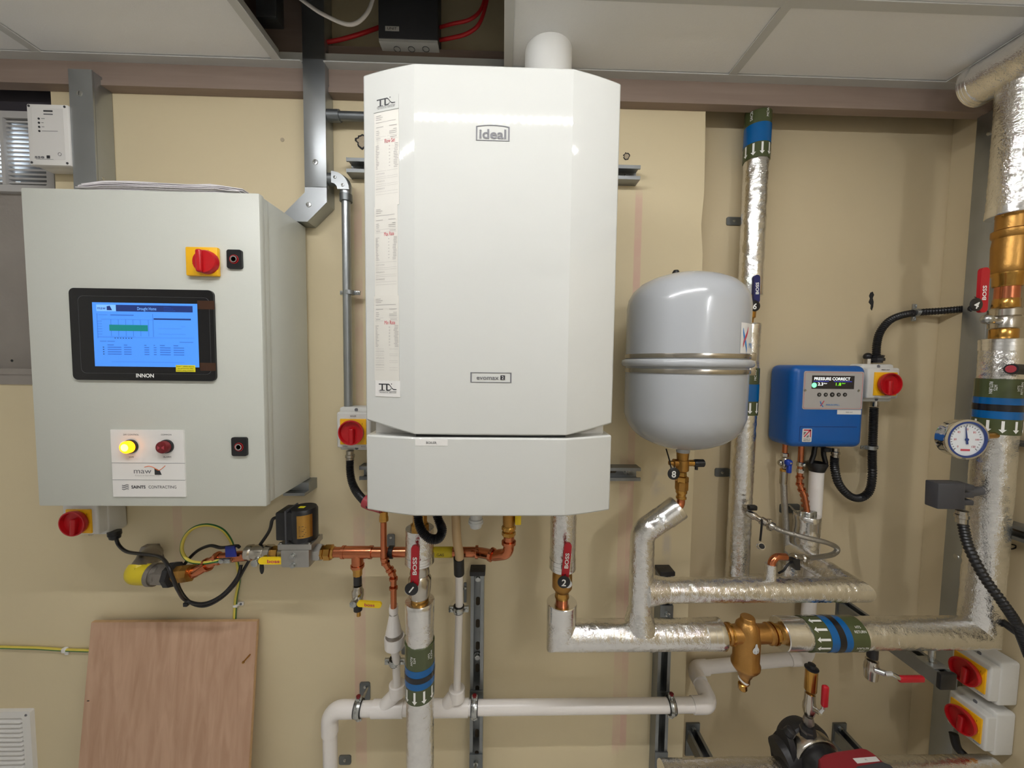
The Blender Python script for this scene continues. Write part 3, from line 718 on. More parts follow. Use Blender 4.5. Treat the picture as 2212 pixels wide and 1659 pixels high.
# indicator plate
u0, u1, v0, v1 = R4(247.5, 929, 398.5, 1072, PW)
ip = part('indicator_plate', MB(FW).box(u0, u1, v0, v1, PW, PW+.003), 'white_plastic', p, smooth=False)
IW = PW+.0033
for yy in (999.5, 1036): z = U(320, yy, PW).z; part('plate_joint', MB(FW).box(u0, u1, z-.0004, z+.0004, PW+.001, PW+.0034), 'ink_grey', ip, smooth=False)
def it(s_, px, py, h, m='ink', **k): c = U(px, py, IW); lettering(ip, s_, c.x, c.z, IW, h, m, **k)
it('24V CONTROL', 283, 939, .0035, width=.037); it('COMMON', 359, 939, .0035, width=.025); it('LIVE', 284, 987, .0032, width=.011); it('ALARM', 361, 987, .0035, width=.019)
def lamp(px, py, name, lens, core):
    c = U(px, py, PW+.003)
    l = part(name, MB(FW).lathe((c.x, c.z, PW+.003), (0, 0, 1), [(0, .0168), (.005, .0168), (.006, .015), (.006, 0)], 28), 'black_plastic', p)
    part('lens', MB(FW).lathe((c.x, c.z, PW+.008), (0, 0, 1), [(0, .0150), (.009, .0150), (.011, .0135), (.012, .008), (.0123, 0)], 28), lens, l)
    if core: part('lit_centre', MB(FW).lathe((c.x, c.z, PW+.0202), (0, 0, 1), [(0, .009), (.0006, .008), (.0008, 0)], 24), core, l)
    return c, l
lamp(284, 964, 'amber_lamp', 'amber_lens', 'amber_core')
c, l = lamp(361, 964, 'red_sounder', 'dark_red', None)
for s_ in (-1, 1): part('sound_slot', MB(FW).add([(c.x+s_*.002, c.z-.001, PW+.0206), (c.x+s_*.008, c.z-.005, PW+.0203), (c.x+s_*.008, c.z+.005, PW+.0203), (c.x+s_*.002, c.z+.001, PW+.0206)], [(0, 1, 2, 3)]), 'gland_red', l, smooth=False)
it('maw', 308, 1017, .013, 'ink_grey', width=.042)
c0 = U(341, 1018, IW); part('logo', MB(FW).add([(c0.x-.008, c0.z-.009, IW), (c0.x-.008, c0.z+.0075, IW), (c0.x-.002, c0.z+.006, IW), (c0.x+.005, c0.z+.001, IW), (c0.x+.009, c0.z-.009, IW)], [(0, 1, 2, 3, 4)]), 'ink', ip, smooth=False)
sw_ = [U(x, y, IW) for x, y in ((312, 1009), (322, 1007), (332, 1010), (342, 1016), (350, 1012), (357, 1006))]
part('logo_wave', MB().tube(spline(sw_, 4), .0007, 6), 'orange_ink', ip)
it('Control Services Ltd', 318, 1027, .0028, 'ink_light', width=.058)
it('SAINTS', 299, 1052, .0072, 'ink', width=.034, bold=.03); it('CONTRACTING', 351, 1052, .0072, 'ink', width=.067)
for k in range(3):
    q = [U(264+i*3.5, 1048+k*4.2+1.2*math.sin(i*1.6), IW) for i in range(5)]; part('logo_wave', MB().tube(spline(q, 3), .0009, 6), 'ink_grey', ip)

# papers on top of the cabinet
pp = thing('paper_stack', 'stack of folded white drawing sheets lying on the control cabinet', 'papers', (-.84, -.12, 1.952))
rng = random.Random(11)
for k in range(8):
    x0 = -1.015+rng.uniform(0, .035); x1 = -.625-rng.uniform(0, .03); ya, yb = -.238+rng.uniform(0, .008), -.02-rng.uniform(0, .03)
    z0 = 1.9525+k*.0026; nx, ny = 14, 5; vs = []; fs = []; ph = rng.uniform(0, 6)
    for top in (1, 0):
        for i in range(nx+1):
            for jj in range(ny+1):
                x = x0+(x1-x0)*i/nx; y = ya+(yb-ya)*jj/ny
                z = z0+.0008*math.sin(ph+i*.7)+(.0015 if k > 3 else 0)*math.sin(i*.5+jj*.4)+(-.004*max(0, i-nx+2) if k > 1 else 0)+(-.0030*max(0, 2-i) if k > 1 else 0)
                vs.append((x, y, max(z, 1.9522+k*.0005)+(.0014 if top else 0)))
    m_ = (nx+1)*(ny+1)
    for i in range(nx):
        for jj in range(ny):
            a_ = i*(ny+1)+jj; q = (a_, a_+1, a_+ny+2, a_+ny+1); fs += [q, tuple(m_+e for e in q[::-1])]
    edge = [i*(ny+1) for i in range(nx+1)]+[nx*(ny+1)+jj for jj in range(1, ny+1)]+[i*(ny+1)+ny for i in range(nx-1, -1, -1)]+[jj for jj in range(ny-1, 0, -1)]
    for a_, c_ in zip(edge, edge[1:]+edge[:1]): fs.append((a_, c_, c_+m_, a_+m_))
    part('sheet', MB().add(vs, fs), 'sheet_paper', pp)

# ---- grey/white detector box, trunking
u0, u1, v0, v1 = R4(63, 226, 156, 356, .060); u1 = -1.2155
d = thing('detector_box', 'white wall-mounted gas detector box with dark printed lines', 'control box', (u0, -.05, v0))
part('base', MB(FW).rbox(u0+.002, u1-.002, v0+.002, v1-.002, .003, .043, .004), 'offwhite_plastic', d)
part('cover', MB(FW).rbox(u0, u1, v0, v1, .043, .060, .004), 'white_plastic', d)
part('face_label', MB(FW).box(u0+.015, u1-.012, v0+.016, v1-.012, .060, .0604), 'paper', d, smooth=False)
for a_, c_ in ((.07, .04), (.93, .04), (.07, .96), (.93, .96)): part('screw', MB(FW).prism(circ(u0+(u1-u0)*a_, v0+(v1-v0)*c_, .0032, 12), .060, .0608), 'charcoal_plastic', d)
DW, DH = u1-u0, v1-v0
def dm(a_, b_, c_, e_, m='ink'): part('print', MB(FW).box(u0+DW*a_, u0+DW*c_, v1-DH*e_, v1-DH*b_, .0604, .0608), m, d, smooth=False)
dm(.42, .105, .64, .13); dm(.42, .16, .64, .178, 'ink_grey')
for k in range(4):
    c = (u0+DW*.3, v1-DH*(.245+k*.067)); part('indicator', MB(FW).prism(circ(*c, .0028, 12), .060, .0612), 'ink', d)
    dm(.36, .238+k*.067, (.44, .41, .42, .74)[k], .245+k*.067, 'ink_grey')
part('button', MB(FW).ring((u0+DW*.76, v1-DH*.815, .0606), (0, 0, 1), .0038, .0048, .0006), 'ink_grey', d)
lettering(d, 'sse', u0+DW*.27, v1-DH*.865, .0608, .008, 'ink_grey', bold=.03, width=.026); dm(.44, .84, .52, .89); dm(.18, .9, .6, .905, 'ink_grey')

def trunk_screw(t, u, v, w, r=.006):
    part('screw', MB(FW).lathe((u, v, w), (0, 0, 1), [(0, r), (.0015, r*.9), (.002, r*.5), (.002, 0)], 16), 'zinc', t)
    part('screw_slot', MB(FW).box(u-.0006, u+.0006, v-r*.6, v+r*.6, w+.0014, w+.0024), 'dark_slot', t, smooth=False)
t = thing('steel_trunking', 'short galvanised steel trunking rising behind the grey cabinet at left', 'trunking', (-1.183, -.02, 1.952))
part('channel', MB(FW).rbox(-1.214, -1.151, 1.953, 2.352, .001, .050, .0015), 'galv', t)
part('lid', MB(FW).rbox(-1.2145, -1.1505, 1.953, 2.353, .0505, .056, .0012), 'galv', t)
trunk_screw(t, *UW(172, 202, .056)[:2], .056, .008)
for yy in (180, 386):
    q = UX(222, yy, -1.151); part('screw', MB().lathe((-1.151, q.y, q.z), (1, 0, 0), [(0, .005), (.0015, .0045), (.002, 0)], 14), 'zinc', t)
t = thing('steel_trunking', 'galvanised steel trunking dropping from the ceiling, angled down onto the cabinet', 'trunking', (-.54, -.02, 1.96))
zj = U(680, 404, .05).z
part('channel', MB(FW).rbox(-.574, -.5125, zj, 2.79, .001, .045, .0015), 'galv', t)
part('lid', MB(FW).rbox(-.5745, -.512, zj, 2.79, .0455, .051, .0012), 'galv', t)
uu = lambda px, py: U(px, py, .05)
a0, a1 = (-.5745, zj-.001), (-.512, zj-.001)
e1 = uu(705, 437); e2 = uu(663, 479); e3 = uu(648, 436); dd = V((e2.x-e1.x, 0, e2.z-e1.z)).normalized()
k = .9
pts = [a0, a1, (-.512, e1.z), (e2.x, e2.z), (e2.x-.035, e2.z-.035)]
low = 1.9535
pts = [a0, a1, (-.512, e1.z), (-.512-(e1.z-low), low), (-.512-(e1.z-low)-.0885, low), (-.5745, e1.z+.026)]
part('bend', MB(FW).prism(pts, .001, .045), 'galv', t, smooth=False); part('bend_lid', MB(FW).prism(pts, .0455, .051), 'galv', t, smooth=False)
trunk_screw(t, *UW(681, 350, .051)[:2], .051, .008); trunk_screw(t, *UW(667, 442, .051)[:2], .051, .008)

# ---- conduit
c = thing('steel_conduit', 'galvanised conduit running down from the trunking to the boiler isolator', 'conduit', (-.44, -.03, 1.47))
z1 = U(712, 388, .035).z; xv = U(750, 640, .035).x; ztop = U(753, 881, .07).z
part('pipe', MB().cyl((xv, -.035, z1-.03), (xv, -.035, ztop-.02), .0125, seg=24), 'galv', c)
eb = rounded([(-.512, -.035, z1), (xv, -.035, z1), (xv, -.035, z1-.055)], .034, 8)
part('elbow', MB().tube(eb, .0165, 20), 'galv', c)
part('collar', MB().ring((xv, -.035, z1-.052), (0, 0, 1), 0, .0175, .02).ring((-.502, -.035, z1), (1, 0, 0), 0, .018, .018), 'galv_dull', c)
ang = [R(90*k/8) for k in range(9)]; cxn, czn = xv-.034, z1-.034
cov = [(cxn+.050*math.sin(a_), czn+.050*math.cos(a_)) for a_ in ang]+[(cxn+.017*math.sin(a_), czn+.017*math.cos(a_)) for a_ in ang[::-1]]
part('inspection_cover', MB(FW).prism(cov, .050, .054), 'galv', c, smooth=False)
for a_ in (R(18), R(72)): trunk_screw(c, cxn+.034*math.sin(a_), czn+.034*math.cos(a_), .054, .0045)
def saddle(px, py, d, r, name, label, axis='v', mt='galv', cat='pipe clip', group=None):
    q = U(px, py, d); t = thing(name, label, cat, (q.x, -d, q.z), group)
    L_ = r+.017
    if axis == 'v':
        part('strap', MB().lathe((q.x, -d, q.z-.006), (0, 0, 1), [(0, r), (0, r+.002), (.012, r+.002), (.012, r)], 20), mt, t)
        part('ears', MB(FW).rbox(q.x-L_, q.x-r+.002, q.z-.006, q.z+.006, d-.008, d-.002, .0012).rbox(q.x+r-.002, q.x+L_, q.z-.006, q.z+.006, d-.008, d-.002, .0012), mt, t)
        for s_ in (-1, 1): part('screw', MB(FW).lathe((q.x+s_*(L_-.006), q.z, d-.002), (0, 0, 1), [(0, .004), (.002, .003), (.0022, 0)], 12), 'zinc', t)
    else:
        part('strap', MB().lathe((q.x-.006, -d, q.z), (1, 0, 0), [(0, r), (0, r+.002), (.012, r+.002), (.012, r)], 20), mt, t)
        part('ears', MB(FW).rbox(q.x-.006, q.x+.006, q.z-L_, q.z-r+.002, d-.008, d-.002, .0012).rbox(q.x-.006, q.x+.006, q.z+r-.002, q.z+L_, d-.008, d-.002, .0012), mt, t)
        for s_ in (-1, 1): part('screw', MB(FW).lathe((q.x, q.z+s_*(L_-.006), d-.002), (0, 0, 1), [(0, .004), (.002, .003), (.0022, 0)], 12), 'zinc', t)
    return t
saddle(755, 632, .035, .0125, 'conduit_saddle', 'small metal saddle holding the vertical conduit beside the boiler')
q = U(712, 250, .035); c = thing('steel_conduit', 'short grey conduit stub running from the trunking behind the boiler', 'conduit', (q.x, -.035, q.z))
part('pipe', MB().cyl((-.512, -.035, q.z), (-.2, -.035, q.z), .0125, seg=24), 'galv_dull', c)
part('coupler', MB().ring((U(722, 250, .035).x, -.035, q.z), (1, 0, 0), 0, .0165, .034), 'galv_dull', c)

# ---- isolators
def isolator(label, fr, W_, H_, D_, plate, kr=.036, knob=(0, 0), up_=False, handle=-90, name='isolator_switch', txt=None, org=None, hood=.018):
    # fr: local u right, v up, w out with the origin at the middle of the back
    t = thing(name, label, 'isolator switch', fr @ V((0, 0, 0)), None)
    part('body', MB(fr).rbox(-W_/2, W_/2, -H_/2+.012, H_/2-.012, 0, D_, .006, 3), 'iso_grey', t)
    part('flange', MB(fr).rbox(-W_/2-.002, W_/2+.002, -H_/2, H_/2, 0, D_*.72, .008, 3), 'iso_grey', t)
    a_ = plate/2
    pl = part('plate', MB(fr).rbox(knob[0]-a_, knob[0]+a_, knob[1]-a_, knob[1]+a_, D_-.001, D_+.004, .0015), 'yellow_plate', t)
    kx, ky = knob
    kn = part('knob', MB(fr).lathe((kx, ky, D_+.004), (0, 0, 1), [(0, kr*.8), (.004, kr*.92), (hood-.004, kr), (hood, kr*.985), (hood, kr*.9), (hood-.010, kr*.86), (hood-.014, 0)], 36), 'red_plastic', t)
    ca, sa = math.cos(R(handle)), math.sin(R(handle))
    def hm(x, y, z): return fr @ V((kx+x*ca-y*sa, ky+x*sa+y*ca, z))
    part('handle', MB(hm).rbox(-kr*.35, kr*1.02, -kr*.2, kr*.2, D_+hood-.014, D_+hood+.004, .005, 3), 'red_plastic', kn)
    part('padlock_hole', MB(fr).ring((kx+kr*.12, ky+kr*.68, D_+hood-.0125), (0, 0, 1), 0, .0035, .002), 'dark_slot', kn)
    for s_ in (-1, 1): part('screw', MB(fr).lathe((0, s_*(H_/2-.008), D_*.72), (0, 0, 1), [(-.001, .0055), (.001, .005), (.001, .002), (0, 0)], 14), 'ink_grey', t)
    lettering(t, 'OPEN', kx-W_*.25, ky-a_-.006, D_+.0006, .004, 'ink_grey', fr=fr, name='print'); lettering(t, 'RESET', kx+W_*.3, ky-a_-.006, D_+.0006, .004, 'ink_grey', fr=fr, name='print')
    if txt: lettering(t, txt, kx, ky+a_+.008, D_+.0006, .0038, 'ink', fr=fr, name='print')
    lettering(pl, 'I', kx+a_*.72, ky+a_*.62, D_+.0045, .006, 'ink', fr=fr, name='print')
    return t
q = U(760, 931, .09)
isolator('white isolator with red rotary handle on the wall at the left of the boiler', frame((q.x, 0, q.z), (1, 0, 0), (0, 0, 1)), .098, .130, .078, .075, .036, (0, -.004), txt='BOILER')
FR_ = (0, -1, 0)
q = U(178, 1130, .08)
ti = isolator('grey isolator with red handle half hidden under the grey cabinet', frame((q.x-.001, 0, 1.105), (1, 0, 0), (0, 0, 1)), .098, .150, .085, .07, .036, (0, -.022), handle=-95)
for (zc, lab) in ((U(2140, 1478, .189).z, 'upper grey isolator with red handle on the right side wall'), (U(2130, 1587, .19).z, 'lower grey isolator with red handle on the right side wall')):
    isolator(lab, frame((XR, -.145, zc), FR_, (0, 0, 1)), .092, .13, .085, .075, .037, (0, 0), handle=-92)
q = U(1908, 828, 0)
isolator('white isolator with red rotary handle beside the blue pressurisation unit', frame((q.x+.001, REC, q.z), (1, 0, 0), (0, 0, 1)), .105, .124, .07, .075, .036, (.004, -.002), handle=-90, txt='PRESS UNIT')
# ================================================================ pipe helpers
def crinkle(p):
    a_ = 1-2*abs(mnoise.noise(p*62)); b_ = 1-2*abs(mnoise.noise(p*150+V((7, 3, 1))))
    return .0013*a_+.0007*b_-.0012
def foil_tube(pts, r, seed=0, seg=44, amp=.010, bend=.045, r1=None):
    mitre = bend < .03 and len(pts) > 2
    path = densify(pts if mitre else rounded(pts, bend, 9), .0042); corners = [V(p) for p in pts[1:-1]] if mitre else []; rg = random.Random(seed)
    mb = MB(); pts_ = path; n = len(pts_); nrm = None; vs = []; fs = []
    ph = [rg.uniform(0, 6) for _ in range(8)]
    for i in range(n):
        cor = any((pts_[i]-c).length < 1e-6 for c in corners)
        t = ((pts_[i]-pts_[i-1]) if (mitre and i > 0) else (pts_[min(i+1, n-1)]-pts_[max(i-1, 0)])).normalized()
        if nrm is None: _, nrm, _ = basis(t)
        if abs(nrm.dot(t)) > .7: nrm = (pts_[i-2]-pts_[max(i-3, 0)]).normalized()*(-1 if nrm.dot(t) > 0 else 1)
        nrm = (nrm-t*nrm.dot(t)).normalized(); b_ = t.cross(nrm)
        pn = ((pts_[i+1]-pts_[i]).normalized()+t).normalized() if cor else None
        r_i = r+((r1-r)*i/(n-1) if r1 else 0)
        for k in range(seg):
            a_ = 2*math.pi*k/seg
            rr = r_i*(1+amp*(.5*math.sin(3*a_+i*.06+ph[0])+.4*math.sin(2*a_-i*.12+ph[1])+.5*math.sin(5*a_+i*.19+ph[2])))
            o_ = (nrm*math.cos(a_)+b_*math.sin(a_))*rr
            if cor: o_ = o_-t*(o_.dot(pn)/t.dot(pn))
            else: o_ = o_*(1+crinkle(pts_[i]+o_)*min(1, r_i/.03)/r_i)
            vs.append(pts_[i]+o_)
    for i in range(n-1):
        for k in range(seg): fs.append((i*seg+k, i*seg+(k+1) % seg, (i+1)*seg+(k+1) % seg, (i+1)*seg+k))
    fs += [tuple(range(seg))[::-1], tuple(range((n-1)*seg, n*seg))]
    return mb.add(vs, fs)
def foil_pipe(label, pts, r, seed=0, tapes=(), mt='foil', bend=.045, seams=True, name='insulated_pipe'):
    t = thing(name, label, 'insulated pipe', pts[0])
    part('foil_jacket', foil_tube(pts, r, seed, bend=bend), mt, t)
    for (p0, ax, L_) in tapes:
        ax = V(ax).normalized(); p0 = V(p0)
        part('tape_collar', MB().lathe(p0, ax, [(0, r*.42), (-.0005, r*1.01), (.0015, r*1.05), (L_*.3, r*1.047), (L_*.31, r*1.035), (L_*.62, r*1.042), (L_*.63, r*1.03), (L_, r*1.035), (L_, r*.95)], 32), 'foil_tape', t)
    return t
def cylmap(P0, A, N, r):
    P0, A, N = V(P0), V(A).normalized(), V(N); N = (N-A*N.dot(A)).normalized(); B = A.cross(N)
    return lambda s, t, w: P0+A*t+(N*math.cos(s/r)+B*math.sin(s/r))*(r+w)
def band(t, P0, A, N, r, L_, segs, arrows, texts, na=11):
    # segs: (from, to, material) along the pipe; arrows: (t0, t1) pointing to t1; texts: (string, angle deg, t, height, rot)
    P0 = V(P0); A = V(A).normalized(); rr = r*1.05+.0006
    bd = part('banding_tape', MB().lathe(P0, A, [(0, r*.98), (0, rr), (L_, rr), (L_, r*.98)], 36), 'band_green', t, label='green and blue pipe identification band')
    for a_, c_, m in segs: part('colour_band', MB().lathe(P0+A*a_, A, [(0, rr), (0, rr+(.0012 if m == 'band_black' else .0006)), (c_-a_, rr+(.0012 if m == 'band_black' else .0006)), (c_-a_, rr)], 36), m, bd)
    cm = cylmap(P0, A, N, rr)
    if arrows:
        t0, t1 = arrows; sg = 1 if t1 > t0 else -1; pw = 2*math.pi*rr/na
        first = MB(cm)
        for k in range(na):
            s = (k-na/2+.5)*pw; w_ = .0008; sh = t1-sg*.009
            mb = MB(cm); mb.add([(s-.0027, t0, w_), (s+.0027, t0, w_), (s+.0027, sh, w_), (s-.0027, sh, w_)], [(0, 1, 2, 3)]); mb.add([(s-.0068, sh, w_), (s+.0068, sh, w_), (s, t1, w_)], [(0, 1, 2)])
            part('arrow', mb, 'white_ink', bd, smooth=False)
    for st, an, tt, h, rot in texts:
        part('lettering', MB(cm).text(st, rr*R(an), tt, .0009, h, rot=rot), 'white_ink', bd, smooth=False)
    return bd
def lathe_part(t, name, p, ax, prof, m, seg=24): return part(name, MB().lathe(p, ax, prof, seg), m, t)
def lever(parent, u, v, w, ang, L_, W_, m, txt=None, th=.007, tm='white_ink', name='lever', tape=True, w_txt=None):
    # flat lever arm from (u,v) in wall coordinates, w is its outer face
    ca, sa = math.cos(R(ang)), math.sin(R(ang))
    f_ = lambda a_, b_, c_: V((u+a_*ca-b_*sa, -c_, v+a_*sa+b_*ca))
    o = part(name, MB(f_).prism(rrect(0, L_, -W_/2, W_/2, W_*.46, 5), w-th, w), m, parent)
    if txt: part('lettering', MB(f_).text(txt, L_*.52, 0, w+.0006, W_*.50, bold=.025, width=L_*.42), tm, o, smooth=False)
    if txt and tape: part('lettering', MB(f_).text('BRASS', L_*.82, W_*.05, w+.0006, W_*.2, width=L_*.16), tm, o, smooth=False) if False else None
    return o
def vtag(num, px, py, d, r=.017, tilt=0, label=None):
    q = U(px, py, d); t = thing('valve_tag', label, 'valve tag', (q.x, q.y, q.z-r), 'round black valve tags')
    part('disc', MB(FW).lathe((q.x, q.z, d), (0, 0, 1), [(0, r), (.0012, r), (.0016, r*.96), (.0016, 0)], 32), 'black_plastic', t)
    part('numeral', MB(FW).text(num, q.x, q.z-.001, d+.0021, r*1.05, rot=tilt, bold=.02), 'white_ink', t, smooth=False)
    part('tie', MB().tube(spline([(q.x, q.y, q.z+r*.7), (q.x+.004, q.y+.004, q.z+r*1.1), (q.x+.008, q.y+.010, q.z+r*1.25)], 4), .0011, 6), 'black_cable', t)
    return t
def pipe_clip(px, py, d, r, axis, label, tilt=0, wall=None):
    # rubber-lined split ring round a pipe; axis 'x' or 'z'
    q = U(px, py, d); t = thing('pipe_clip', label, 'pipe clip', (q.x, -d, q.z), 'rubber-lined steel pipe clips')
    A = V((1, 0, 0)) if axis == 'x' else V((0, 0, 1)); E_ = V((0, 0, 1)) if axis == 'x' else V((1, 0, 0))
    c_ = V((q.x, -d, q.z))
    part('rubber_lining', MB().ring(c_, A, r, r+.004, .021), 'black_rubber', t)
    part('steel_ring', MB().lathe(c_-A*.008, A, [(0, r+.003), (0, r+.0055), (.004, r+.0062), (.008, r+.0075), (.012, r+.0062), (.016, r+.0055), (.016, r+.003)], 28), 'zinc', t)
    for s_ in (-1, 1):
        e = c_+E_*(s_*(r+.011))
        fr = frame(e, A, E_)
        part('ear', MB(fr).rbox(-.009, .009, -.007, .007, -.004, .004, .0015), 'zinc', t)
        part('screw', MB().lathe(e+V((0, -.004, 0)), (0, -1, 0), [(0, .0048), (.004, .0048), (.005, .003), (.005, 0)], 14), 'zinc', t)
    if axis == 'x': part('coloured_stud', MB().lathe(c_+V((0, -.002, r+.016)), (0, 0, 1), [(0, .0065), (.005, .0065), (.006, .004), (.006, 0)], 14), 'dark_red', t)
    if wall is not None: part('rod', MB().cyl(c_+V((0, r+.004, 0)), (q.x, wall, q.z), .004, seg=10), 'zinc', t)
    return t
def corrugated(pts, r, pitch=.0058):
    path = densify(spline(pts, 14), pitch/2); n = len(path)
    return MB().tube(path, lambda i: r*(1.0 if i % 2 else .80), 18)
def hexnut(p, ax, r, h): 
    return MB().lathe(V(p), ax, [(0, r*.9), (h*.12, r), (h*.88, r), (h, r*.9)], 6)

# ================================================================ gas train along the wall under the cabinet
GD = .11; GZ = 1.003
e = thing('gas_elbow', 'grey iron gas elbow with yellow tape coming out of the wall', 'pipe fitting', U(335, 1195, 0))
f0 = U(338, 1200, 0); k0 = U(300, 1236, .125); k1 = U(338, 1240, .125); k2 = U(380, 1240, .125)
fa = V((f0.x-.03, 0, k0.z)); ko = V((k0.x+.01, -.125, k0.z))
part('wall_flange', MB(FW).prism([UW(318, 1175, 0)[:2], UW(345, 1174, 0)[:2], UW(356, 1205, 0)[:2], UW(330, 1222, 0)[:2], UW(300, 1212, 0)[:2]], 0, .02), 'malleable', e)
part('elbow_body', MB().tube(rounded([U(328, 1196, .01), U(322, 1205, .07), U(296, 1240, .13), U(345, 1241, .125)], .05, 8), .027, 22), 'malleable', e)
part('bead', MB().ring(U(333, 1241, .125), (1, 0, .0), .024, .031, .012), 'malleable', e)
part('yellow_tape', MB().tube(rounded([U(303, 1226, .118), U(294, 1240, .13), U(325, 1241, .127)], .03, 6), .0278, 22), 'gas_tape', e)
un = thing('pipe_union', 'grey hexagonal iron union beside the gas elbow', 'pipe fitting', k1)
part('body', MB().lathe(U(338, 1241, .125), (1, 0, 0), [(0, .024), (.004, .029), (.04, .031), (.042, .026)], 6), 'malleable', un)
part('lock_ring', MB().lathe(U(366, 1241, .125), (1, 0, 0), [(0, .025), (.002, .034), (.016, .034), (.02, .026)], 8), 'cast_black', un)
part('brass_nut', MB().lathe(U(380, 1241, .125), (1, 0, .1), [(0, .02), (.003, .0235), (.018, .0235), (.022, .021), (.024, .024), (.042, .023), (.044, .015)], 8), 'brass_dull', un)
cp = thing('copper_gas_pipe', 'copper gas pipe offset rising to the yellow-handled valve', 'copper pipe', U(405, 1238, .125))
c_pts = rounded([U(398, 1239, .122), U(425, 1234, .12), U(470, 1206, .112), U(545, 1199, GD)], .05, 6)
part('pipe', MB().tube(c_pts, .0145, 18), 'copper', cp)
for px, py in ((418, 1234), (448, 1220), (472, 1206)):
    q = U(px, py, .117); part('press_collar', MB().ring(q, (1, 0, .5), 0, .0185, .007), 'copper', cp)
part('earth_clamp', MB().rbox(U(476, 1205, .11).x, U(510, 1205, .11).x, -.135, -.125, U(500, 1211, .13).z-.006, U(500, 1211, .13).z+.006, .002), 'zinc', cp)
part('blue_tag', MB(FW).prism([UW(486, 1181, .13)[:2], UW(506, 1180, .13)[:2], UW(510, 1203, .13)[:2], UW(487, 1204, .13)[:2]], .126, .13), 'blue_tape', cp)
part('clamp_bolt', MB().lathe(U(480, 1211, .135), (0, -1, 0), [(0, .0065), (.006, .0065), (.007, .004), (.007, 0)], 14), 'zinc', cp)
vv = thing('gas_ball_valve', 'nickel gas ball valve with flat yellow handle left of the solenoid', 'valve', U(560, 1215, GD))
q = U(533, 1199, GD)
part('body', MB().lathe((q.x-.004, -GD, GZ), (1, 0, 0), [(0, .015), (.006, .021), (.018, .022), (.022, .019), (.03, .021), (.05, .021), (.056, .018), (.06, .022), (.075, .022), (.078, .018)], 26), 'nickel', vv)
part('brass_nipple', MB().lathe((U(590, 1199, GD).x, -GD, GZ), (1, 0, 0), [(0, .017), (.003, .019), (.018, .019), (.02, .016)], 8), 'brass', vv)
part('spindle', MB().lathe(U(556, 1212, .128), (0, -1, 0), [(0, .010), (.014, .010), (.016, .007), (.016, 0)], 12), 'zinc', vv)
pv = UW(562, 1212, .145); lev = lever(vv, pv[0]-.005, pv[1], .146, 0, .08, .0185, 'yellow_lever', 'boss', tm='ink_red')
part('lettering', MB(FW).text('[=] EN', pv[0]+.058, pv[1], .1466, .004, width=.014), 'ink_red', lev, smooth=False)
part('hanging_tag', MB(FW).prism(circ(*UW(565, 1228, .135)[:2], .006, 16, .017), .133, .1345), 'black_plastic', vv)
sv = thing('solenoid_valve', 'gas solenoid valve with black coil on a cast aluminium body', 'solenoid valve', U(650, 1215, GD))
x0, x1 = U(613, 1200, GD).x, U(692, 1200, GD).x
part('body', MB().rbox(x0+.012, x1-.012, -GD-.038, -GD+.03, GZ-.026, GZ+.026, .006, 2), 'cast_alu', sv)
part('port_nut', MB().lathe((x0-.008, -GD, GZ), (1, 0, 0), [(0, .022), (.003, .025), (.03, .025)], 6), 'cast_alu', sv); part('port_nut', MB().lathe((x1-.02, -GD, GZ), (1, 0, 0), [(0, .025), (.022, .025), (.026, .022)], 6), 'cast_alu', sv)
zc = U(650, 1166, GD).z
part('top_plate', MB().rbox(x0+.004, x1-.006, -GD-.036, -GD+.03, zc-.012, zc+.004, .002), 'cast_alu', sv)
for dx in (.02, -.018):
    for dz in (.010, -.016):
        if dx < 0: continue
        part('bolt', MB().lathe(((x0+x1)/2-.004, -GD-.038, GZ+dz), (0, -1, 0), [(0, .0085), (.002, .0085), (.002, .006), (.008, .006), (.008, 0)], 14), 'zinc', sv)
for a_, b_ in ((x0+.01, -.14), (x1-.014, -.14), (x1-.014, -.09)): part('bolt', MB().lathe((a_, b_, zc+.003), (0, 0, 1), [(0, .004), (.004, .004), (.005, 0)], 10), 'zinc', sv)
ctop = U(655, 1095, GD).z; cc = V((U(657, 1130, GD).x, -GD, zc+.004))
cl_ = part('coil', MB().lathe(cc, (0, 0, 1), [(0, .034), (.004, .0365), (ctop-cc.z-.006, .0365), (ctop-cc.z, .033), (ctop-cc.z, 0)], 32), 'black_plastic', sv)
part('coil_box', MB().rbox(cc.x-.062, cc.x-.01, -GD-.032, -GD+.03, cc.z+.008, ctop-.004, .004), 'black_plastic', sv)
part('coil_frame', MB().rbox(cc.x-.036, cc.x-.031, -GD-.0335, -GD+.03, cc.z-.002, ctop+.0005, .001), 'charcoal_plastic', sv)
cm = cylmap(cc, (0, 0, 1), (.35, -1, 0), .0368)
vs = []; fs = []
for k in range(9):
    s_ = -.013+k*.005; vs += [(s_, .016, .0002), (s_, ctop-cc.z-.012, .0002)]
for k in range(8): fs.append((2*k, 2*k+1, 2*k+3, 2*k+2))
gl = part('rating_plate', MB(cm).add(vs, fs), 'brass', cl_)
for k in range(7): part('print', MB(cm).add([(-.008, .022+k*.0045, .0006), (.004+.003*(k % 3), .022+k*.0045, .0006), (.004+.003*(k % 3), .0232+k*.0045, .0006), (-.008, .0232+k*.0045, .0006)], [(0, 1, 2, 3)]), 'ink', gl, smooth=False)
part('top_label', MB().box(cc.x-.012, cc.x+.004, -GD-.008, -GD+.004, ctop, ctop+.0006), 'yellow_label', cl_, smooth=False)
q = U(613, 1116, GD+.01); part('cable_gland', MB().lathe((cc.x-.062, -GD-.012, q.z), (-1, -.25, 0), [(0, .0105), (.006, .0105), (.007, .008), (.007, 0)], 18), 'charcoal_plastic', sv)
cg = V((cc.x-.066, -GD-.014, q.z))
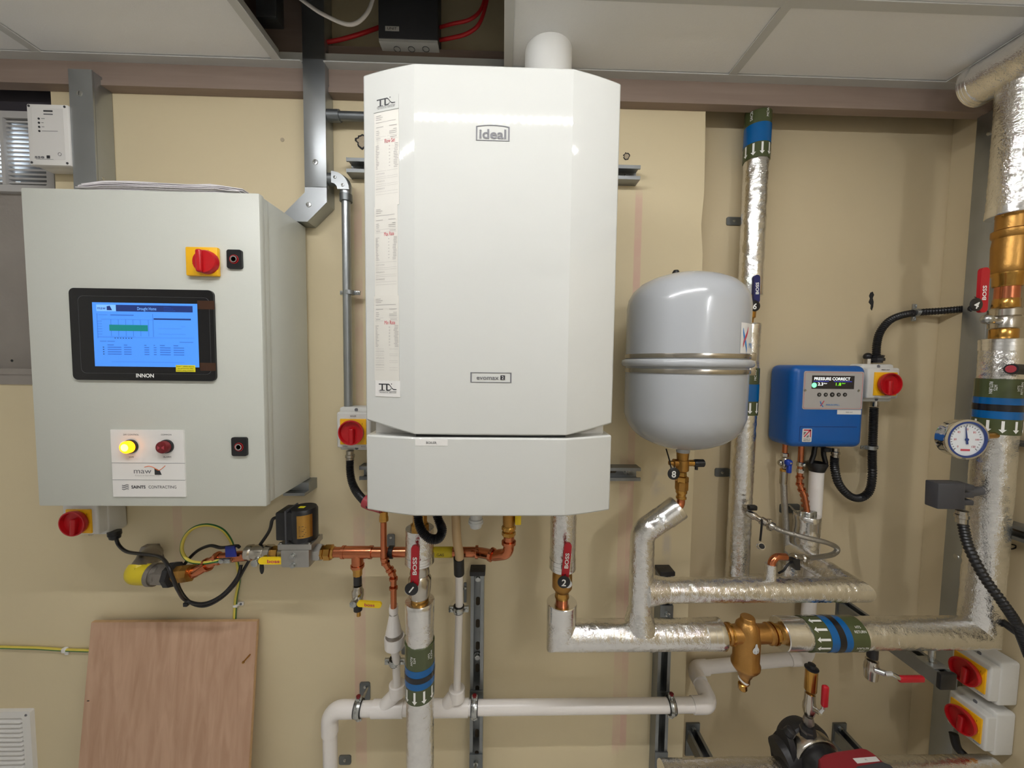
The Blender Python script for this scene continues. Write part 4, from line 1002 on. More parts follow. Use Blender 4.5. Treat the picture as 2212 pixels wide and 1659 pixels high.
solo('black_cable', 'black cable looping from the solenoid coil towards the gas elbow', 'cable', MB().tube(spline([cg, cg+V((-.012, -.004, -.006)), U(580, 1150, .115), U(545, 1200, .09), U(527, 1230, .085), U(508, 1262, .09), U(478, 1292, .1), U(442, 1309, .1), U(408, 1299, .1), U(385, 1265, .1), U(388, 1235, .098), U(420, 1195, .09), U(452, 1179, .095), U(478, 1183, .11), U(510, 1179, .12), U(517, 1182, .125)], 8), .0044, 10), 'black_cable')
solo('black_cable', 'black cable from the lower left isolator over the gas elbow', 'cable', MB().tube(spline([U(250, 1161, .05), U(257, 1178, .055), U(275, 1192, .075), U(310, 1197, .105), U(345, 1203, .135), U(363, 1222, .168), U(372, 1245, .172), U(385, 1275, .15), U(402, 1297, .105), U(440, 1304, .108), U(480, 1285, .108), U(512, 1248, .1), U(521, 1220, .085)], 8), .0046, 10), 'black_cable')
solo('cable_gland', 'black cable gland under the lower left isolator', 'cable gland', MB().lathe(U(247, 1147, .05), (.05, 0, -1), [(0, .016), (.012, .016), (.013, .0145), (.022, .013), (.026, .008)], 18), 'black_plastic')
solo('cable_tie', 'black cable tie end on the looped cable below the gas pipe', 'cable tie', MB().rbox(U(398, 1303, .1).x, U(407, 1303, .1).x, -.106, -.094, U(402, 1309, .1).z, U(402, 1300, .1).z, .002), 'black_plastic')
solo('earth_cable', 'green and yellow earth cable looped above the copper gas pipe', 'cable', MB().tube(spline([U(472, 1211, .135), U(440, 1216, .125), U(408, 1211, .11), U(393, 1190, .1), U(398, 1162, .09), U(418, 1141, .085), U(448, 1134, .08), U(478, 1143, .07), U(497, 1165, .06), U(507, 1195, .04), U(514, 1225, .02), U(516, 1255, .006), U(509, 1295, .006), U(506, 1345, .006)], 8), .0046, 12), 'earth_sleeve')
solo('earth_cable', 'green and yellow earth cable along the wall left of the plywood', 'cable', MB().tube([U(-60, 1394, .006), U(0, 1398, .006), U(80, 1400, .006), U(140, 1404, .006), U(240, 1407, .006)], .0046, 12), 'earth_sleeve')
for (px, py, sx, lab) in ((140, 1404, 0, 'white cable clip on the earth cable left of the plywood'), (510, 1308, 1, 'white cable clip on the vertical earth cable above the plywood')):
    q = U(px, py, .006); t = thing('cable_clip', lab, 'cable clip', q, 'white cable clips')
    if sx:
        part('hook', MB(FW).rbox(q.x-.007, q.x+.007, q.z-.004, q.z+.004, 0, .012, .002), 'white_plastic', t); part('arm', MB(FW).rbox(q.x+.004, q.x+.022, q.z-.001, q.z+.010, 0, .006, .002), 'white_plastic', t)
        part('nail', MB(FW).prism(circ(q.x+.015, q.z+.005, .0035, 12), .006, .0075), 'ink_grey', t)
    else:
        part('hook', MB(FW).rbox(q.x-.006, q.x+.006, q.z-.007, q.z+.007, 0, .012, .002), 'white_plastic', t); part('arm', MB(FW).rbox(q.x-.003, q.x+.008, q.z-.018, q.z-.005, 0, .006, .002), 'white_plastic', t)

# right half of the gas run
cp = thing('copper_gas_pipe', 'long copper gas pipe running right under the boiler', 'copper pipe', U(770, 1195, GD))
part('brass_union', MB().lathe((x1-.004, -GD, GZ), (1, 0, 0), [(0, .017), (.002, .02), (.016, .02), (.018, .017), (.02, .0225), (.036, .0225), (.038, .018), (.044, .0165), (.046, .012)], 8), 'brass', cp)
xe = U(1072, 1190, .16).x
gp = rounded([(x1+.03, -GD, GZ), (U(1035, 1190, GD).x, -GD, GZ), U(1068, 1200, .17), (U(1099, 1188, .2).x, -.2, U(1099, 1196, .2).z), (U(1099, 1188, .2).x, -.2, U(1099, 1140, .2).z)], [0, .05, .03, .03, 0], 6)
part('pipe', MB().tube(gp, .0145, 18), 'copper', cp)
for px in (742, 801, 1030): part('press_collar', MB().ring((U(px, 1190, GD).x, -GD, GZ), (1, 0, 0), 0, .0185, .008), 'copper', cp)
for q, ax in ((U(1062, 1198, .165), (1, -.6, -.2)), (U(1099, 1172, .2), (0, 0, 1))): part('press_collar', MB().ring(q, ax, 0, .019, .008), 'copper', cp)
xt = U(772, 1193, GD).x
part('tee', MB().cyl((U(745, 1190, GD).x, -GD, GZ), (U(800, 1190, GD).x, -GD, GZ), .0172, seg=22).cyl((xt, -GD, GZ), (xt, -GD, U(773, 1222, GD).z), .0165, seg=22), 'copper', cp)
part('tee_collar', MB().ring((xt, -GD, U(773, 1222, GD).z), (0, 0, 1), 0, .019, .007), 'copper', cp)
part('gas_tape', MB().cyl((U(938, 1190, GD).x, -GD, GZ), (U(978, 1190, GD).x, -GD, GZ), .0152, seg=22), 'gas_tape', cp)
lettering(cp, 'GAS', U(953, 1192, GD).x, GZ, GD+.0157, .008, 'ink')
tv = thing('gas_test_valve', 'small nickel drain valve with yellow handle hanging below the gas tee', 'valve', (xt, -GD, U(778, 1328, GD).z))
zf = lambda py: U(775, py, GD).z
part('brass_adaptor', MB().lathe((xt, -GD, zf(1243)), (0, 0, 1), [(0, .012), (.004, .0135), (.016, .0135), (.022, .0165), (.028, .0165)], 8), 'brass', tv)
part('black_sleeve', MB().cyl((xt, -GD, zf(1262)), (xt, -GD, zf(1243)), .0115, seg=18), 'cast_black', tv)
part('body', MB().lathe((xt, -GD, zf(1302)), (0, 0, 1), [(0, .011), (.004, .0145), (.014, .0145), (.02, .0165), (.036, .0165), (.042, .013), (.052, .013)], 20), 'nickel', tv)
part('tail', MB().cyl((xt, -GD, zf(1318)), (xt, -GD, zf(1302)), .012, seg=16), 'cast_black', tv); part('nozzle', MB().cyl((xt+.002, -GD, zf(1330)), (xt+.002, -GD, zf(1317)), .006, .005, seg=12), 'brass', tv)
q = UW(768, 1299, GD+.03); part('spindle', MB().lathe(U(768, 1297, GD+.012), (0, -1, 0), [(0, .010), (.02, .010), (.022, .006), (.022, 0)], 6), 'zinc', tv)
l2 = lever(tv, q[0]+.006, q[1]-.004, GD+.036, -4, .068, .0165, 'yellow_lever', 'boss', tm='ink_red')

# copper relief pipe, tundish
cp = thing('copper_relief_pipe', 'thin copper relief pipe dropping from the boiler to the white tundish', 'copper pipe', U(851, 1305, .13))
cpts = rounded([(U(829, 1200, .14).x, -.14, 1.26), (U(829, 1200, .14).x, -.14, U(832, 1212, .14).z), U(850, 1243, .135), (U(850, 1243, .135).x, -.135, U(851, 1312, .135).z)], .02, 5)
part('pipe', MB().tube(cpts, .0085, 16), 'copper', cp)
part('compression_nut', MB().lathe((U(829, 1125, .14).x, -.14, U(829, 1127, .14).z), (0, 0, 1), [(0, .010), (.003, .013), (.014, .013), (.018, .0115), (.03, .0115)], 8), 'brass', cp)
for px, py, ax in ((831, 1206, (0, 0, 1)), (833, 1216, (.1, 0, -1)), (842, 1230, (.6, 0, -1)), (847, 1237, (.6, 0, -1)), (850, 1250, (0, 0, 1)), (850, 1270, (0, 0, 1))):
    part('press_collar', MB().ring(U(px, py, .138), ax, 0, .0118, .006), 'copper', cp)
td = thing('tundish', 'white plastic tundish with open windows under the copper relief pipe', 'tundish', U(856, 1415, .12))
TD = .125; tx = U(852, 1350, TD).x; z_ = lambda py: U(852, py, TD).z
part('socket', MB().lathe((tx-.002, -TD, z_(1326)), (0, 0, 1), [(0, .0105), (.006, .013), (.018, .0135), (.022, .0115), (.026, .0115), (.028, .0105)], 24), 'white_pvc', td)
for a0_, a1_ in ((75, 165), (-165, -75)):
    part('rib', MB().lathe((tx-.002, -TD, z_(1366)), (0, 0, 1), [(0, .023), (z_(1326)-z_(1366), .012), (z_(1326)-z_(1366), .009), (0, .0195), (0, .023)], 8, phase=math.pi, a0=a0_, a1=a1_), 'white_pvc', td)
part('rib', MB().lathe((tx-.002, -TD, z_(1366)), (0, 0, 1), [(0, .023), (z_(1326)-z_(1366), .012), (z_(1326)-z_(1366), .009), (0, .0195), (0, .023)], 8, a0=-60, a1=60), 'white_pvc', td)
part('spout', MB().cyl((tx-.004, -TD, z_(1366)), (tx-.003, -TD, z_(1338)), .0025, seg=10), 'galv_dull', td)
part('cup', MB().lathe((tx, -TD, z_(1412)), (0, 0, 1), [(0, .010), (.012, .013), (.02, .021), (.022, .0275), (.05, .0285), (.054, .0275), (.054, .025), (.03, .022), (.02, .006)], 28), 'white_pvc', td)

# ================================================================ white waste pipe
WD = .08; WZ = .499; WR = .0205
wp = thing('waste_pipe', 'white plastic waste pipe running low across the wall with elbows and branches', 'waste pipe', (U(713, 1600, WD).x, -WD, 0))
xl = U(713, 1600, WD).x; xr = U(1537, 1520, WD).x
xe2 = U(1742, 1400, -.035).x
main = rounded([(xl, -WD, 0), (xl, -WD, WZ), (xr, -WD, WZ), (xr, .035, WZ+.02), (xe2, .035, WZ+.055), (xe2, .035, U(1755, 1012, -.035).z)], .03, 7)
part('pipe', MB().tube(main, WR, 22), 'white_pvc', wp)
sock = MB()
part('elbow', MB().tube(rounded([(xl, -WD, WZ-.075), (xl, -WD, WZ), (xl+.075, -WD, WZ)], .036, 8), WR+.0035, 24), 'white_pvc', wp)
part('elbow', MB().tube(rounded([(xr-.06, -WD, WZ), (xr, -WD, WZ), (xr, -WD+.055, WZ+.012)], .034, 8), WR+.0035, 24), 'white_pvc', wp)
part('elbow', MB().tube(rounded([(xr, .035-.05, WZ+.014), (xr, .035, WZ+.02), (xr+.05, .035, WZ+.023)], .03, 8), WR+.0035, 24), 'white_pvc', wp)
part('elbow', MB().tube(rounded([(xe2-.06, .035, WZ+.052), (xe2, .035, WZ+.055), (xe2, .035, WZ+.115)], .03, 8), WR+.0035, 24), 'white_pvc', wp)
for (pxs, pxe, pya, tip) in ((805, 872, 855, (858, 1470)), (935, 1012, 985, (987, 1480))):
    xa, xb_ = U(pxs, 1530, WD).x, U(pxe, 1530, WD).x
    part('tee', MB().cyl((xa, -WD, WZ), (xb_, -WD, WZ), WR+.0035, seg=26), 'white_pvc', wp)
    tp = U(tip[0], tip[1], WD); top = (tp.x, -WD, tp.z)
    part('branch', MB().tube(rounded([((xa+xb_)/2-.016, -WD, WZ+.004), (tp.x, -WD, WZ+.052), (tp.x, -WD, tp.z-.02)], .03, 6), WR-.0005, 22), 'white_pvc', wp)
    part('branch_socket', MB().lathe((tp.x, -WD, tp.z-.046), (0, 0, 1), [(0, WR), (.003, WR+.0035), (.036, WR+.0035), (.038, WR), (.036, .012)], 26), 'white_pvc', wp)
x1_ = U(857, 1450, .1).x
solo('waste_pipe', 'thin white pipe below the tundish joining the waste pipe', 'waste pipe', MB().tube([(tx, -TD, z_(1408)), (tx+.001, -.115, z_(1425)), (U(858, 1480, WD).x, -WD, U(858, 1480, WD).z-.03)], .0112, 18), 'white_pvc')
# condensate hose
ch = thing('condensate_pipe', 'white condensate pipe with beige hose and black coupling below the boiler', 'waste pipe', U(987, 1490, WD))
xc_ = U(992, 1320, .1).x; hz = U(990, 1212, .12).z
part('hose', MB().tube(spline([(U(983, 1125, .16).x, -.16, 1.26), U(986, 1150, .158), U(992, 1195, .148), U(992, 1215, .138)], 6), .0125, 18), 'beige_hose', ch)
part('pipe', MB().tube([U(992, 1228, .132), (xc_, -.10, U(992, 1310, .1).z), (U(987, 1480, WD).x, -WD, U(987, 1480, WD).z-.03)], .0112, 18), 'white_pvc', ch)
part('coupling', MB().cyl(U(992, 1239, .128), U(991, 1205, .143), .0148, seg=22), 'black_rubber', ch)
pipe_clip(853, 1428, .105, .0112, 'z', 'rubber-lined clip on the thin pipe below the tundish', wall=0)
pipe_clip(991, 1315, .10, .0112, 'z', 'rubber-lined clip on the condensate pipe', wall=0)
pipe_clip(775, 1530, WD, WR, 'x', 'rubber-lined clip at the left end of the waste pipe', wall=0)
pipe_clip(1025, 1528, WD, WR, 'x', 'rubber-lined clip on the waste pipe at the left vertical rail', wall=-.03)
pipe_clip(1449, 1524, WD, WR, 'x', 'rubber-lined clip on the waste pipe at the right vertical rail', wall=-.03)
def wall_tab(px0, py0, px1, py1, label, wd=0, hole=None, m='galv_dull'):
    a_, c_ = U(px0, py1, wd), U(px1, py0, wd); t = thing('clip_plate', label, 'wall plate', (a_.x, -wd, a_.z), 'small steel backing plates')
    part('plate', MB(FW).prism(rrect(a_.x, c_.x, a_.z, c_.z, min(c_.x-a_.x, c_.z-a_.z)*.2), wd, wd+.004), m, t)
    part('screw', MB(FW).lathe(((a_.x+c_.x)/2, a_.z+(c_.z-a_.z)*(.75 if c_.z-a_.z > c_.x-a_.x else .5), wd+.004), (0, 0, 1), [(0, .005), (.002, .004), (.0025, 0)], 14), 'zinc', t)
    return t
wall_tab(778, 1472, 800, 1512, 'small steel wall plate behind the left waste clip')
wall_tab(733, 1630, 759, 1650, 'small steel wall plate at the bottom left near the waste pipe')
wall_tab(868, 1385, 886, 1412, 'small steel wall plate behind the tundish clip')
wall_tab(837, 1153, 853, 1182, 'small steel wall plate behind the copper gas pipe')
wall_tab(1002, 1258, 1008, 1300, 'small steel wall plate behind the condensate clip')
wall_tab(1568, 470, 1600, 487, 'small steel wall plate behind the upper cold water pipe', -REC)
wall_tab(1543, 1011, 1575, 1029, 'small steel wall plate behind the lower cold water pipe', -REC)
solo('pipe_strap', 'black cable strap round the gas pipe beside the wall plate', 'pipe clip', MB().ring((U(845, 1195, GD).x, -GD, GZ), (1, 0, 0), .0147, .018, .012), 'black_rubber')
# ================================================================ vertical rails
def rail(px0, px1, label, plates):
    xm = (U(px0, 1400, .041).x+U(px1, 1400, .041).x)/2; zt_ = U((px0+px1)/2, 1240, .041).z
    t, fr = strut('support_rail', label, (xm, 0, 0), (0, 0, 1), (-1, 0, 0), zt_, 'strut_steel', group='vertical slotted rails')
    part('end_cap', MB().rbox(xm-.024, xm+.024, -.044, 0, zt_-.006, zt_+.008, .002), 'cast_black', t)
    for py in plates:
        z = U((px0+px1)/2, py, .041).z
        part('channel_nut_plate', MB(FW).rbox(xm-.021, xm+.021, z-.028, z+.028, .041, .046, .001), 'galv_dull', t)
        part('nut', MB(FW).lathe((xm, z+.004, .046), (0, 0, 1), [(0, .008), (.008, .008), (.008, .0045), (.026, .0045)], 6), 'zinc', t)
    return t, xm
t, xm = rail(1015, 1045, 'left vertical slotted steel rail below the boiler', (1508, 1645))
q = U(1030, 1425, .02); part('rail_bolt', MB(FW).lathe((xm, q.z, .004), (0, 0, 1), [(0, .013), (.003, .013), (.003, .008), (.009, .008), (.009, 0)], 18), 'zinc', t)
q = U(1030, 1255, .02); part('rail_bolt', MB(FW).lathe((xm, q.z, .004), (0, 0, 1), [(0, .011), (.003, .011), (.003, .007), (.009, .007), (.009, 0)], 18), 'zinc', t)
t, xm = rail(1416, 1456, 'right vertical slotted steel rail beside the alcove edge', (1325, 1510, 1640))

# ================================================================ flow and return
FX, FD, FR2 = -.2135, .20, .0365
zA, zB = U(907, 1297, FD).z, U(908, 1213, FD).z
t = foil_pipe('foil-insulated flow pipe standing below valve 1 with banding', [(FX, -FD, 0), (FX, -FD, zA)], FR2, 1, [((FX, -FD, zA+.001), (0, 0, -1), .05)])
b0, b1 = U(907, 1498, FD).z, U(907, 1382, FD).z; L_ = b1-b0
band(t, (FX, -FD, b0), (0, 0, 1), (.18, -1, 0), FR2, L_, [(L_*.28, L_*.62, 'band_blue'), (L_*.40, L_*.50, 'band_black')], (L_*.25, .004), [('HTS', -18, L_*.82, .006, -90), ('FLOW', -30, L_*.80, .006, -90), ('HTS', 38, L_*.84, .006, 90), ('FLOW', 50, L_*.84, .006, 90)], na=10)
foil_pipe('short foil-insulated flow stub between boiler and valve 1', [(FX, -FD, zB), (FX, -FD, U(905, 1160, FD).z), (FX, -FD, U(905, 1140, FD).z)], FR2, 2, [((FX, -FD, zB-.001), (0, 0, 1), .02)])
v = thing('isolating_valve', 'brass isolating valve with red lever on the flow pipe, tagged 1', 'valve', (FX, -FD, zA))
h = zB-zA
part('body', MB().lathe((FX, -FD, zA-.004), (0, 0, 1), [(0, .020), (.012, .021), (.016, .026), (h*.34, .029), (h*.62, .030), (h*.72, .024), (h*.76, .026), (h+.006, .021)], 26), 'nickel', v)
part('lower_nut', MB().lathe((FX, -FD, zA-.003), (0, 0, 1), [(0, .020), (.004, .023), (.016, .023), (.02, .020)], 26), 'brass', v)
part('upper_nut', MB().lathe((FX, -FD, zB-.024), (0, 0, 1), [(0, .019), (.003, .0235), (.018, .0225), (.03, .018)], 8), 'brass', v)
part('spindle', MB().cyl((FX-.008, -FD-.02, U(890, 1262, .23).z), (FX-.014, -FD-.058, U(890, 1262, .23).z), .011, seg=16), 'chrome', v)
p0 = UW(896, 1268, .258)
lever(v, p0[0], p0[1], .262, 89, .108, .0195, 'red_lever', 'BOSS')
vtag('1', 889, 1272, .265, .0165, -38, 'black disc tag numbered 1 on the flow valve under the boiler')
part('top_union', MB().lathe((FX, -FD, U(905, 1148, FD).z), (0, 0, 1), [(0, .02), (.004, .024), (.02, .024), (.024, .019), (.05, .019), (.08, .022)], 8), 'brass', v)
RX, RR = .1665, .034
zC, zD = U(1213, 1300, FD).z, U(1213, 1226, FD).z
MZ, MR = .819, .0405
t = foil_pipe('foil-insulated return pipe elbowing right below valve 2', [(RX, -FD, zC), (RX, -FD, MZ), (U(1556, 1370, FD).x, -FD, MZ)], .0385, 3, [((RX, -FD, zC+.001), (0, 0, -1), .045), ((U(1557, 1370, FD).x, -FD, MZ), (-1, 0, 0), .05)], bend=.02)
foil_pipe('short foil-insulated return stub between boiler and valve 2', [(RX, -FD, zD), (RX, -FD, 1.262)], RR, 4, [((RX, -FD, zD-.001), (0, 0, 1), .028)])
v = thing('isolating_valve', 'brass isolating valve with red lever on the return pipe, tagged 2', 'valve', (RX, -FD, zC)); h = zD-zC
part('copper_stub', MB().cyl((RX, -FD, zC-.002), (RX, -FD, zC+.014), .0165, seg=22), 'copper', v)
part('lower_nut', MB().lathe((RX, -FD, zC+.012), (0, 0, 1), [(0, .0185), (.003, .0195), (.016, .0175), (.02, .018)], 22), 'brass', v)
part('body', MB().lathe((RX, -FD, zC+.028), (0, 0, 1), [(0, .017), (.006, .021), (.014, .0265), (h*.5, .0265), (h*.62, .022), (h*.64, .0255), (h-.025, .0255)], 26), 'brass_dull', v)
part('spindle', MB().cyl((RX+.004, -FD-.02, U(1220, 1250, .23).z), (RX+.006, -FD-.055, U(1220, 1250, .23).z), .010, seg=16), 'chrome', v)
p0 = UW(1220, 1250, .258); lever(v, p0[0], p0[1], .262, 86, .094, .0185, 'red_lever', 'BOSS')
vtag('2', 1218, 1257, .266, .0158, -4, 'black disc tag numbered 2 on the return valve under the boiler')
# branch up to the expansion vessel
BX = .380; HZ = .944; VZ = U(1465, 1092, FD)
t = foil_pipe('foil-insulated branch rising from the return and angling to the expansion vessel', [(BX, -FD, MZ+.01), (BX, -FD, U(1390, 1150, FD).z), U(1462, 1098, FD)], .031, 5, [(U(1466, 1095, FD), V(U(1400, 1144, FD))-V(U(1462, 1098, FD)), .045)], bend=.035)
part('junction_foil', foil_tube([(BX, -FD, MZ+.02), (BX, -FD, MZ+.075)], .043, 8, r1=.0305), 'foil_wrinkled', t)
# right-hand branch to the pressurisation unit
XJ = U(1845, 1272, FD).x
t = foil_pipe('foil-insulated branch running right and back to the wall below the blue unit', [(BX+.01, -FD, HZ), (XJ, -FD, HZ), (XJ, .0, HZ+.002), (XJ, .0, HZ+.001)], .0315, 6, bend=.02)
part('junction_foil', foil_tube([(BX+.012, -FD, HZ), (BX+.07, -FD, HZ)], .042, 9, r1=.031), 'foil_wrinkled', t)
xb_ = U(1740, 1170, 0).x
foil_pipe('foil-wrapped upright stub under the copper fitting below the blue unit', [(xb_, 0.0, HZ-.01), (xb_, 0.0, U(1740, 1112, 0).z)], .036, 10, [((xb_, 0.0, U(1740, 1112, 0).z), (0, 0, -1), .06)])
foil_pipe('foil-insulated pipe lying back along the wall below the blue unit', [(xb_-.002, .004, HZ-.004), (XJ+.002, .004, HZ-.004)], .034, 23)
# dirt separator
x0s, x1s = U(1556, 1370, FD).x, U(1690, 1368, FD).x
ds = thing('dirt_separator', 'brass dirt separator with pale drop-shaped badge in the return pipe', 'dirt separator', (U(1605, 1480, FD).x, -FD, U(1605, 1485, FD).z))
sx_ = U(1612, 1400, FD).x; zz = lambda py: U(1608, py, FD).z
part('body', MB().lathe((sx_, -FD, zz(1478)), (0, 0, 1), [(0, .010), (.006, .013), (.02, .013), (.026, .017), (.034, .0195), (.05, .032), (.056, .0355), (.064, .036), (.07, .0325), (zz(1395)-zz(1478), .033), (zz(1372)-zz(1478), .0335), (zz(1350)-zz(1478), .028), (zz(1342)-zz(1478), .020), (zz(1340)-zz(1478), .018), (zz(1334)-zz(1478), .018), (zz(1332)-zz(1478), .016), (zz(1332)-zz(1478), 0)], 32), 'gunmetal', ds)
part('arm', MB().lathe((x0s-.01, -FD, MZ), (1, 0, 0), [(0, .018), (.003, .021), (.024, .021), (.026, .025), (.032, .027), (.038, .025), (.04, .023), (sx_-x0s, .026), (x1s-x0s-.034, .024), (x1s-x0s-.03, .028), (x1s-x0s-.022, .027), (x1s-x0s-.018, .022), (x1s-x0s+.005, .022), (x1s-x0s+.012, .018)], 26), 'gunmetal', ds)
for q in (x0s+.026, x1s-.026): part('seal_ring', MB().ring((q, -FD, MZ), (1, 0, 0), .022, .0285, .006), 'brass', ds)
part('union_nut', MB().lathe((x0s-.004, -FD, MZ), (1, 0, 0), [(0, .022), (.002, .0245), (.018, .0245), (.02, .022)], 8), 'brass', ds); part('union_nut', MB().lathe((x1s-.016, -FD, MZ), (1, 0, 0), [(0, .022), (.002, .0245), (.018, .0245), (.02, .022)], 8), 'brass', ds)
cmz = cylmap((sx_, -FD, zz(1385)), (0, 0, 1), (.1, -1, 0), .0338)
drop = [(0, .019)]+[(.0035*math.sin(R(a_))*1.0+.0, .019) for a_ in ()]
dp = [(-.0025, .017), (0, .0185), (.0025, .017), (.004, .009), (.0085, .003), (.0095, -.003), (.007, -.008), (0, -.0105), (-.007, -.008), (-.0095, -.003), (-.0085, .003), (-.004, .009)]
part('badge', MB(cmz).add([(a_, c_, .0008) for a_, c_ in dp], [tuple(range(len(dp)))]), 'grey_trap', ds, smooth=False)
for k in range(3): part('badge_line', MB(cmz).add([(-.006, -.002-.003*k, .0012), (.006, -.002-.003*k, .0012), (.006, -.003-.003*k, .0012), (-.006, -.003-.003*k, .0012)], [(0, 1, 2, 3)]), 'ink_grey', ds, smooth=False)
part('drain_cap', MB().lathe((sx_-.004, -FD, zz(1490)), (-.1, 0, 1), [(0, .009), (.004, .0115), (.018, .0115), (.02, .009)], 10), 'brass', ds)
part('cap_strap', MB().ring((sx_-.003, -FD, zz(1468)), (.4, -.2, 1), .0125, .0145, .004), 'white_plastic', ds)
# main return to the right, and the riser
MX0 = U(1683, 1368, FD).x; VX = 1.335
t = foil_pipe('foil-insulated return pipe with banding, elbowing up into the right-hand riser', [(MX0, -FD, MZ), (VX, -FD, MZ), (VX, -FD, U(2160, 735, FD).z)], MR, 7, [((MX0, -FD, MZ), (1, 0, 0), .055), ((VX, -FD, U(2160, 733, FD).z), (0, 0, -1), .03)], bend=.02)
bx0, bx1 = U(1735, 1368, FD).x, U(1848, 1368, FD).x; L_ = bx1-bx0
band(t, (bx0, -FD, MZ), (1, 0, 0), (0, -1, .05), MR, L_, [(L_*.30, L_*.76*.9, 'band_blue'), (L_*.44, L_*.56, 'band_black')], (L_*.27, .004), [('HTS', 30, L_*.86, .006, -90), ('RETURN', 16, L_*.86, .006, -90), ('HTS', -52, L_*.86, .006, 90), ('RETURN', -38, L_*.86, .006, 90)], na=12)
b1, b0 = U(2155, 818, FD).z, U(2155, 935, FD).z; L_ = b1-b0
band(t, (VX, -FD, b0), (0, 0, 1), (-.82, -1, 0), .0405, L_, [(L_*.28, L_*.66, 'band_blue'), (L_*.42, L_*.54, 'band_black')], (L_*.25, .005), [('HTS', -22, L_*.84, .006, -90), ('RETURN', -32, L_*.84, .006, -90), ('HTS', 30, L_*.84, .006, 90), ('RETURN', 40, L_*.84, .006, 90)], na=11)
# riser fittings
rz = lambda py: U(2175, py, FD).z
v = thing('isolating_valve', 'nickel isolating valve with red lever on the riser, tagged 4', 'valve', (VX, -FD, rz(732)))
part('lower_collar', MB().lathe((VX, -FD, rz(734)), (0, 0, 1), [(0, .024), (.004, .026), (.026, .026), (.03, .023)], 24), 'brass', v)
part('body', MB().lathe((VX, -FD, rz(712)), (0, 0, 1), [(0, .024), (.004, .029), (.03, .0295), (.034, .027), (.036, .031), (.052, .031), (.056, .026)], 26), 'nickel', v)
part('upper_nut', MB().lathe((VX, -FD, rz(668)), (0, 0, 1), [(0, .022), (.004, .025), (.026, .024), (.03, .021)], 10), 'brass', v)
q = UW(2128, 690, .23); part('spindle', MB().cyl((VX-.02, -FD-.006, q[1]), (q[0]-.004, -.232, q[1]), .009, seg=14), 'chrome', v); part('spindle_nut', MB().sphere((q[0], -.234, q[1]), .013), 'zinc', v)
q0 = U(2120, 672, .245); 
fr4 = frame(q0, (.995, .0, .02), (0, 0, 1))
lv = part('lever', MB(fr4).prism(rrect(-.011, .011, -.004, .108, .010, 5), -.004, .004), 'red_lever', v)
part('lettering', MB(fr4).text('BOSS', -.001, .045, .0046, .010, rot=90, bold=.025, width=.036), 'white_ink', lv, smooth=False)
vtag('4', 2108, 658, .252, .0165, -22, 'black disc tag numbered 4 beside the red lever on the right riser')
part('copper_ring', MB().cyl((VX, -FD, rz(646)), (VX, -FD, rz(616)), .0225, seg=26), 'copper', v)
s = thing('brass_strainer', 'large brass strainer high on the riser wrapped in clear film', 'strainer', (VX, -FD, rz(620)))
part('lower_socket', MB().lathe((VX, -FD, rz(620)), (0, 0, 1), [(0, .025), (.004, .027), (.026, .028), (.03, .031), (.036, .031)], 24), 'brass', s)
part('body', MB().lathe((VX, -FD, rz(590)), (0, 0, 1), [(0, .031), (.006, .034), (.02, .033), (.07, .034), (.09, .032), (.096, .036), (.11, .036), (.114, .030), (rz(462)-rz(590), .030)], 26), 'brass_dull', s)
part('side_pocket', MB().lathe((VX+.005, -FD-.01, rz(540)), (.5, -.35, -.6), [(0, .026), (.04, .024), (.045, .028), (.06, .028), (.062, 0)], 20), 'brass', s)
part('upper_nut', MB().lathe((VX, -FD, rz(470)), (0, 0, 1), [(0, .028), (.003, .031), (.02, .031), (.024, .027)], 8), 'brass', s)
HZT = 2.336
foil_pipe('foil-insulated riser top at the upper right corner', [(VX, -FD, rz(464)), (VX, -FD, HZT-.02)], .047, 11, [((VX, -FD, rz(466)), (0, 0, 1), .02)], mt='foil_wrinkled')
foil_pipe('foil-insulated pipe running under the ceiling along the right wall', [(1.306, -.118, HZT), (1.306, -1.9, HZT)], .053, 12, [((1.306, -.117, HZT), (0, -1, 0), .02)])
# gauge
gq = U(2080, 948, .275); gn = V((-.10, -1, .05)).normalized()
g = thing('dial_gauge', 'round chrome dial thermometer facing out from the riser', 'gauge', gq)
frg = frame(gq, V((0, 0, 1)).cross(gn)*1, (0, 0, 1)) @ Matrix.Scale(1.18, 4)
part('case', MB(frg).lathe((0, 0, -.032), (0, 0, 1), [(.013, .030), (.015, .039), (.03, .0405), (.036, .043), (.040, .0425), (.041, .038), (.036, .0375)], 40), 'chrome', g)
part('inner_ring', MB(frg).ring((0, 0, .008), (0, 0, 1), .0345, .0382, .003, 40), 'gauge_blue', g)
part('dial', MB(frg).lathe((0, 0, .0045), (0, 0, 1), [(0, .037), (.001, .037), (.001, 0)], 40), 'gauge_face', g)
for k in range(25):
    a_ = R(225-k*270/24); l_ = .004 if k % 4 else .0065
    def rm(x, y, z, a_=a_): return frg @ V((x*math.cos(a_)-y*math.sin(a_), x*math.sin(a_)+y*math.cos(a_), z))
    part('tick', MB(rm).box(.027, .027+l_*.7, -.0004, .0004, .0056, .0060), 'ink', g, smooth=False)
for k in range(7):
    a_ = R(225-k*45); part('numeral', MB(frg).text(str(k*20), .0215*math.cos(a_), .0215*math.sin(a_), .0061, .0042), 'ink_red', g, smooth=False)
def rm2(x, y, z): a_ = R(98); return frg @ V((x*math.cos(a_)-y*math.sin(a_), x*math.sin(a_)+y*math.cos(a_), z))
